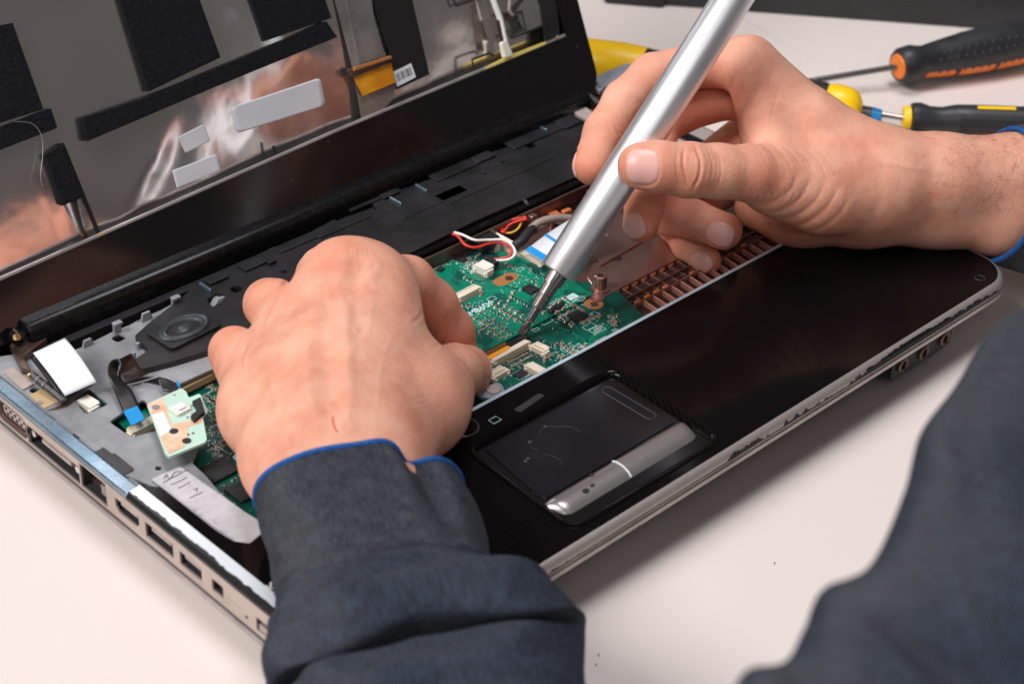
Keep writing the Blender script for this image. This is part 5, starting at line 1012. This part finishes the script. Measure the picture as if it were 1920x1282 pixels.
R_.flush = [(1160, 320, 745, 9, .5), (1240, 330, 745, 12, .4), (1300, 360, 750, 9, .35), (1095, 330, 780, 13, .75), (1150, 260, 780, 9, .3), (1205, 440, 782, 12, .85), (1225, 400, 785, 12, .7), (1380, 440, 805, 11, .8), (1260, 400, 820, 18, .5), (1330, 505, 820, 9, .8), (1370, 200, 800, 16, .45), (1460, 340, 760, 16, .45), (1500, 445, 800, 20, .45), (1430, 440, 830, 22, .6), (1300, 230, 810, 26, .75), (1205, 150, 790, 9, .25)]
def arcs(lst, w_, d): return [(l, w_, d, ALL) for l in lst]
cr = arcs([[(1284, 278), (1281, 300), (1285, 328), (1290, 348)], [(1302, 272), (1313, 300), (1311, 330), (1298, 356)]], 2.6, .55)
cr += arcs([[(1270, 280), (1268, 310), (1272, 345)], [(1325, 276), (1336, 310), (1330, 350)], [(1292, 290), (1290, 320), (1296, 345)], [(1347, 290), (1353, 320), (1346, 352)]], 2.0, .16)
cr += arcs([[(1405, 392), (1455, 398), (1500, 372), (1520, 335)], [(1418, 408), (1478, 410), (1528, 378), (1548, 338)], [(1435, 424), (1495, 425), (1548, 392), (1572, 350)], [(1460, 438), (1520, 436), (1570, 405), (1592, 370)], [(1395, 378), (1440, 382), (1480, 358), (1495, 325)]], 4.5, .25)
cr += arcs([[(1378, 135), (1374, 175), (1380, 220), (1395, 262)]], 4, .3)
cr += arcs([[(1150+k*4, 232+k*5), (1166+k*3, 262-k*2)] for k in range(3)]+[[(1186, 178), (1200, 192), (1206, 205)], [(1180, 184), (1194, 200)]], 2.4, .28)
cr += arcs([[(1400+k*22, 262+k*3), (1425+k*22, 282+k*4), (1442+k*22, 312+k*5)] for k in range(7)]+[[(1420+k*16, 100+k*16), (1400+k*18, 140+k*16), (1392+k*18, 185+k*14)] for k in range(4)], 2.2, .12)
cr += arcs([[(1405+k*13, 345+(k % 3)*4), (1412+k*13, 362+(k % 2)*5), (1402+k*13, 378)] for k in range(8)], 2.0, .12)
cr += arcs([[(1640, 260), (1655, 330), (1640, 400), (1610, 440)], [(1672, 262), (1690, 330), (1680, 400)]], 9, .12)
cr += arcs([[(1640+k*14, 300+k*3), (1700+k*12, 310+k*4), (1760+k*10, 306+k*6)] for k in range(4)], 6, -.12)
rn = [dict(c=(1201, 312, 745), tip=(1165, 312, 745), side=(1201, 350, 745), l=7.6, w=7.9), dict(c=(1076, 312, 786), tip=(1082, 350, 786), side=(1076, 312, 796), l=6.6, w=5.2), dict(c=(1180, 428, 779), tip=(1190, 460, 780), side=(1190, 415, 770), l=6.8, w=5.6),
      dict(c=(1349, 449, 800), tip=(1390, 458, 803), side=(1349, 420, 800), l=7.2, w=6.0), dict(c=(1310, 497, 817), tip=(1342, 516, 822), side=(1320, 475, 812), l=6.3, w=5.0)]
rh, RV, RF = build_hand(R_, 1.9, 2, cr, rn, 'right hand holding the silver screwdriver pen')
# left hand, back towards the camera, thumb and index finger pinched on the board
L_ = Hand()
L_.palm = [(ch([(660, 1120, 592, 80), (618, 990, 620, 84), (552, 862, 646, 86), (500, 770, 682, 76), (474, 700, 706, 60)]), 12), (ch([(720, 1120, 590, 95), (715, 970, 620, 92), (690, 850, 644, 92), (706, 700, 682, 82), (700, 560, 708, 70), (693, 528, 714, 66)]), 12),
           (ch([(680, 1000, 620, 86), (620, 850, 640, 94), (575, 720, 678, 80), (548, 622, 708, 66)]), 12), (ch([(660, 860, 640, 94), (640, 700, 676, 86), (634, 560, 707, 68), (640, 520, 714, 66)]), 12),
           (ch([(700, 870, 648, 80), (790, 765, 682, 74), (820, 735, 696, 64)]), 12), (ch([(720, 640, 700, 64), (770, 700, 696, 56)]), 12)]
L_.fing = [(ch([(474, 702, 708, 58), (450, 672, 712, 50), (440, 660, 718, 46), (446, 684, 738, 38), (470, 720, 752, 34)]), 3, 5), (ch([(546, 612, 710, 62), (515, 575, 722, 50), (505, 570, 730, 46), (515, 605, 750, 38), (540, 650, 765, 34)]), 3, 5),
           (ch([(640, 525, 715, 62), (608, 508, 732, 44), (600, 515, 742, 42), (610, 560, 765, 36)]), 3, 5), (ch([(705, 530, 716, 60), (765, 530, 730, 49), (812, 570, 742, 44), (846, 622, 752, 42), (858, 660, 757, 38)]), 3, 5),
           (ch([(790, 770, 684, 70), (820, 728, 703, 58), (852, 698, 722, 52), (872, 696, 738, 47), (878, 702, 748, 42)]), 3, 7)]
L_.flush = [(640, 480, 705, 16, .4), (500, 560, 720, 12, .45), (440, 640, 715, 12, .45), (545, 560, 705, 12, .55), (880, 690, 740, 16, .55), (800, 560, 745, 24, .75), (850, 620, 752, 18, .7), (860, 760, 700, 20, .4), (760, 860, 640, 16, .3), (628, 792, 640, 0.1, 0), (480, 640, 705, 10, .2)]
cl_ = arcs([[(560, 590), (545, 640), (535, 700), (540, 760)], [(470, 690), (490, 740), (520, 800)], [(620, 560), (610, 620), (612, 690), (622, 760)]], 18, 1.0)
cl_ += arcs([[(590, 570), (575, 640), (578, 720), (590, 790)], [(650, 560), (650, 640), (655, 720), (650, 800)], [(505, 640), (512, 700), (530, 770)]], 13, -.65)
cl_ += arcs([[(700, 560), (690, 620), (660, 660), (640, 720), (650, 790)], [(740, 620), (716, 680), (708, 760)]], 6, -.13)
cl_ += arcs([[(655, 470), (640, 520), (622, 560)], [(560, 545), (552, 600)], [(700, 500), (690, 540)]], 14, -.55)+arcs([[(600, 480), (585, 520), (578, 560)], [(670, 500), (664, 560), (668, 620)], [(505, 600), (500, 640), (508, 680)]], 15, .42)
cl_ += arcs([[(545, 520), (520, 552), (498, 590), (488, 612)], [(466, 640), (452, 668), (448, 700)]], 4, .8)
cl_ += arcs([[(850, 590), (838, 618), (828, 640), (812, 652)], [(843, 583), (832, 612)], [(800, 550), (790, 590), (772, 606)]], 3, .35)
cl_ += arcs([[(855, 660+k*7), (872, 668+k*8), (882, 684+k*8)] for k in range(3)]+[[(640+k*9, 462-(k % 2)*2), (646+k*9, 476), (640+k*9, 490)] for k in range(6)]+[[(560+k*8, 560+k*2), (566+k*8, 570), (562+k*8, 584)] for k in range(4)], 2.4, .12)
cl_ += arcs([[(720+k*9, 742+k*6), (760+k*10, 752+k*7), (800+k*8, 742+k*9)] for k in range(6)], 2.4, .08)
cl_ += arcs([[(626, 785), (629, 798), (631, 804)]], 2.2, .5)
ln = [dict(c=(919, 690, 742), tip=(916, 720, 764), side=(915, 660, 742), l=6.4, w=6.2)]
lh, LV, LF = build_hand(L_, 2.0, 2, cl_, ln, 'left hand resting on the laptop, back of the hand towards the camera')
# scratch on the left hand
sc_pts = []
for u, v in ((624, 780), (627, 790), (630, 800), (632, 806)):
    uvl = proj2(LV); ii = np.where((np.abs(uvl[:, 0]-u) < 3) & (np.abs(uvl[:, 1]-v) < 3))[0]; k = ii[np.argmin(LV[ii, 2])]; sc_pts.append(toworld(LV[k][None])[0]+np.array(-CR[2])*.05)
b = MB(); b.tube(spline(sc_pts, 4), .35, 6); b.build('scratch', mat('healing_scratch', (.60, .13, .09), .5), lh)
# fine hairs on the right forearm
hb = MB(); uvr = proj2(RV); gN = R_.grad(RV[::7]); gN /= np.linalg.norm(gN, axis=1)[:, None]; sub_ = RV[::7]; uvs = uvr[::7]
cand = np.where((uvs[:, 0] > 1700) & (uvs[:, 0] < 1935) & (gN[:, 2] < .25) & (uvs[:, 1] < 395))[0]
for k in RNG.choice(cand, 460):
    u, v = uvs[k]
    if RNG.random() > (u-1690)/230: continue
    p0 = sub_[k]; g = gN[k]; t = np.array([-.75+RNG.normal(0, .35), RNG.normal(.25, .5), RNG.normal(0, .2)]); t -= g*(t@g); t /= np.linalg.norm(t); Lh = RNG.uniform(3.5, 8)
    cu = RNG.normal(0, .35)*np.cross(g, t); pp = [p0-g*.2+t*Lh*s+g*(Lh*.22*math.sin(math.pi*s*.8))+cu*Lh*s*s for s in np.linspace(0, 1, 5)]; hb.tube([toworld(q[None])[0] for q in pp], .05, 3, cap=False, radii=[.042, .04, .034, .024, .01])
hb.build('arm_hair', M['hair'], person, kind='stuff')

# ------------------------------------------------------------------ sleeves
def fabric(name, c0_, c1_, rib):
    m = mat(name, c0_, .9); uvn = nd(m, 'ShaderNodeUVMap'); uvn.uv_map = 'UVMap'
    mp_ = nd(m, 'ShaderNodeMapping'); lk(m, uvn.outputs[0], mp_.inputs[0]); mp_.inputs['Scale'].default_value = (1, .22, 1)
    n = noise(m, mp_.outputs[0], 1.1, 5, .75); n2_ = noise(m, uvn.outputs[0], .16, 3); 
    wv_ = nd(m, 'ShaderNodeTexWave', wave_type='BANDS', bands_direction='X'); lk(m, uvn.outputs[0], wv_.inputs['Vector']); wv_.inputs['Scale'].default_value = rib; wv_.inputs['Distortion'].default_value = .6; wv_.inputs['Detail Scale'].default_value = .5
    k = math_(m, 'ADD', math_(m, 'MULTIPLY', n, .75), math_(m, 'MULTIPLY', n2_, .25)); col = ramp(m, k, [(.42, c0_), (.58, c1_)])
    setc(m, mixc(m, math_(m, 'MULTIPLY', wv_.outputs[0], .4), col, tuple(x*.55 for x in c0_)))
    h_ = math_(m, 'ADD', math_(m, 'MULTIPLY', n, .6), wv_.outputs[0]); bump(m, h_, .0012, 1.); b_ = m.node_tree.nodes['Principled BSDF']; b_.inputs['Sheen Weight'].default_value = .12; b_.inputs['Sheen Roughness'].default_value = .5; b_.inputs['Specular IOR Level'].default_value = .2
    return m
M['cuff'] = fabric('ribbed_charcoal_knit', (.016, .020, .034), (.074, .083, .120), .28); M['sleeve'] = fabric('blue_grey_jersey', (.009, .016, .036), (.050, .074, .132), .45); M['hem'] = mat('blue_edging', (.0, .085, .33), .75)
bump(M['hem'], noise(M['hem'], coord(M['hem']), 1100, 2), .0009, 1.)
def loft(name, rings, mt, parent, fold=None, n=96, sub=10, srange=None, off=0., th=1.2, over=None):
    A = np.array([[*r[0], *r[1], *r[2], r[3], r[4]] for r in rings], float); D = np.array(spline(A, sub)); S = np.linspace(0, len(rings)-1, len(D))
    if srange: k = (S >= srange[0]-1e-6) & (S <= srange[1]+1e-6); D, S = D[k], S[k]
    V = np.zeros((len(D), n, 3)); th_ = np.linspace(0, 2*math.pi, n, endpoint=False)
    for i, (r, s) in enumerate(zip(D, S)):
        dep_, tk = r[6], r[7]; Lp, Rp = cam3(r[0], r[1], dep_), cam3(r[2], r[3], dep_); C_ = (Lp+Rp)/2; Hh = (Rp-Lp)/2; Wn = np.array([r[4]*dep_/CF, r[5]*dep_/CF, -tk])
        V[i] = C_+np.cos(th_)[:, None]*Hh+np.sin(th_)[:, None]*Wn
    # normals and folds
    Vt = np.roll(V, -1, 1)-np.roll(V, 1, 1); Vs = np.gradient(V, axis=0); N = np.cross(Vt, Vs); N /= np.linalg.norm(N, axis=2)[:, :, None]
    if (N*(V-V.mean(1)[:, None])).sum() < 0: N = -N
    TH, SS = np.meshgrid(th_, S)
    d = off+(fold(SS, TH) if fold else 0); V = V+N*d[:, :, None]; L_along = np.r_[0, np.cumsum(np.linalg.norm(np.diff(V[:, n//4], axis=0), axis=1))]; circ_ = np.linalg.norm(np.roll(V[0], -1, 0)-V[0], axis=1).sum()
    if over is not None:
        ax_ = V.mean(1)[-1]-V.mean(1)[0]; ax_ /= np.linalg.norm(ax_); V = V+over(SS, TH)[:, :, None]*ax_
    F = [(i*n+j, i*n+(j+1) % n, (i+1)*n+(j+1) % n, (i+1)*n+j) for i in range(len(D)-1) for j in range(n)]
    o = mesh(name, toworld(V.reshape(-1, 3)), F, mt, parent, smooth=True); uvl = o.data.uv_layers.new(name='UVMap'); co = []
    for i in range(len(D)-1):
        for j in range(n): co += [j/n*circ_, L_along[i], (j+1)/n*circ_, L_along[i], (j+1)/n*circ_, L_along[i+1], j/n*circ_, L_along[i+1]]
    uvl.data.foreach_set('uv', co); md = o.modifiers.new('thickness', 'SOLIDIFY'); md.thickness = th*MM; md.offset = -1
    return o, V
G = lambda x, c, w_: np.exp(-((x-c)/w_)**2)
def wob(t): return math.pi/2-t          # 0 on the camera side
# rings: left edge, right edge, camera-side offset in pixels, depth, half thickness
LR = [((483, 948), (866, 900), (-22, -96), 636, 27), ((490, 1010), (890, 950), (-8, -92), 624, 28), ((505, 1065), (912, 1005), (0, -88), 612, 30), ((520, 1125), (935, 1060), (0, -84), 600, 32), ((522, 1185), (1010, 1095), (0, -84), 588, 36), ((488, 1240), (1078, 1145), (0, -80), 576, 40), ((480, 1310), (1100, 1230), (0, -74), 562, 42), ((505, 1420), (1112, 1370), (0, -70), 540, 44), ((550, 1600), (1140, 1560), (0, -60), 505, 46)]
def foldL(s, t):
    x = ((t-math.pi/2+math.pi) % (2*math.pi))-math.pi       # <0 right side, >0 left side
    d = 1.3*np.sin(3*t+1.5*s)*np.clip(s/2, .2, 1)*.6
    d += -6.5*G(x, -.72, .20)*np.clip(1-s*.22, .3, 1)*G(s, .3, 2.2)+2.2*G(x, -.42, .2)*G(s, .5, 1.6)
    d += -1.1*G(s+.1*np.sin(2*x), 3.0, .10)
    xv = np.where(x > 0, .62*x, -.22*x); d += 6.0*G(s-.28*np.cos(x*1.2), 4.0, .42)*np.clip(1.2-.5*np.abs(x), .1, 1)-14*G(s-xv, 4.95, .30)*np.clip(1.15-np.where(x < 0, .72, .38)*np.abs(x), .0, 1)
    d += -5*G(s-xv*1.1, 5.5, .45)*G(x, -.35, .8)+5*G(s-.9*x, 6.2, .45)*np.clip(np.cos(x), .2, 1)-4*G(s+.8*x, 6.6, .25)*G(x, .3, .8)
    d += 1.4*np.sin(5*x+3*s)*G(s, 5.6, 1.2)-2.4*G(s-.35*x, 3.55, .16)*G(x, .5, .5)-1.6*G(s+.5*x, 3.7, .12)*G(x, -.9, .4)
    d += .8*np.sin(9*x+2*s)*G(s, 1.4, 1.0)*.5
    return d
def overL(s, t):
    x = ((t-math.pi/2+math.pi) % (2*math.pi))-math.pi; xv = np.where(x > 0, .62*x, -.22*x)
    return 11*G(s-xv, 4.5, .26)*np.clip(np.cos(x*.7), 0, 1)-3*G(s-xv, 5.2, .3)
o_, VL = loft('cuff', LR, M['cuff'], person, foldL, srange=(0, 3.0), sub=16, n=128); o_['label'] = 'ribbed dark grey cuff of the left sleeve'
o_, V2_ = loft('sleeve', LR, M['sleeve'], person, foldL, srange=(3.0, 8), sub=22, n=160, over=overL); o_['label'] = 'dark grey left sleeve bunched in folds'
def hem(V, r, lab):
    b = MB(); ring = [toworld(p[None])[0] for p in V[0]]; ring = ring+ring[:2]
    b.tube(ring, r, 8, cap=False); o = b.build('cuff_edging', M['hem'], person, smooth=True); o['label'] = lab
hem(VL, 1.1, 'bright blue edging of the left cuff')
RR = [((1858, 490), (1893, 242), (38, 8), 822, 30), ((1925, 512), (1935, 232), (50, 10), 826, 31), ((1985, 530), (2010, 225), (45, 10), 822, 33), ((2050, 560), (2120, 240), (40, 10), 805, 36), ((2090, 590), (2260, 300), (30, 0), 770, 40), ((2070, 620), (2400, 450), (20, -10), 700, 44), ((1985, 570), (2480, 700), (0, -20), 600, 46), ((1880, 600), (2480, 950), (0, -30), 530, 46), ((1800, 712), (2440, 1180), (0, -40), 480, 46), ((1734, 800), (2380, 1380), (-10, -40), 450, 46), ((1706, 915), (2330, 1560), (-10, -40), 425, 46), ((1632, 1060), (2270, 1720), (-10, -40), 405, 46), ((1545, 1103), (2230, 1800), (-10, -40), 395, 46), ((1515, 1180), (2200, 1880), (-10, -40), 385, 46), ((1476, 1236), (2170, 1960), (-10, -40), 375, 46), ((1396, 1262), (2150, 2050), (-10, -40), 365, 46), ((1340, 1400), (2120, 2150), (-10, -40), 350, 46)]
def foldR(s, t):
    x = ((t-math.pi/2+math.pi) % (2*math.pi))-math.pi
    return 1.0*np.sin(4*t+s*2)*.5+np.where(s > 6, 2.4*np.sin(1.9*s+2.5*x)+1.6*np.sin(3.3*s-3.4*x+1), 0)*np.clip(np.cos(x)+.2, 0, 1)
o_, VR = loft('cuff', RR, M['cuff'], person, foldR, srange=(0, 2.0), sub=12, n=96); o_['label'] = 'ribbed grey cuff of the right sleeve at the edge of view'
o_, V2_ = loft('sleeve', RR, M['sleeve'], person, foldR, srange=(2.0, 16), sub=10, n=96); o_['label'] = 'blurred dark blue-grey right sleeve in the foreground'
hem(VR, 1.2, 'bright blue edging of the right cuff')
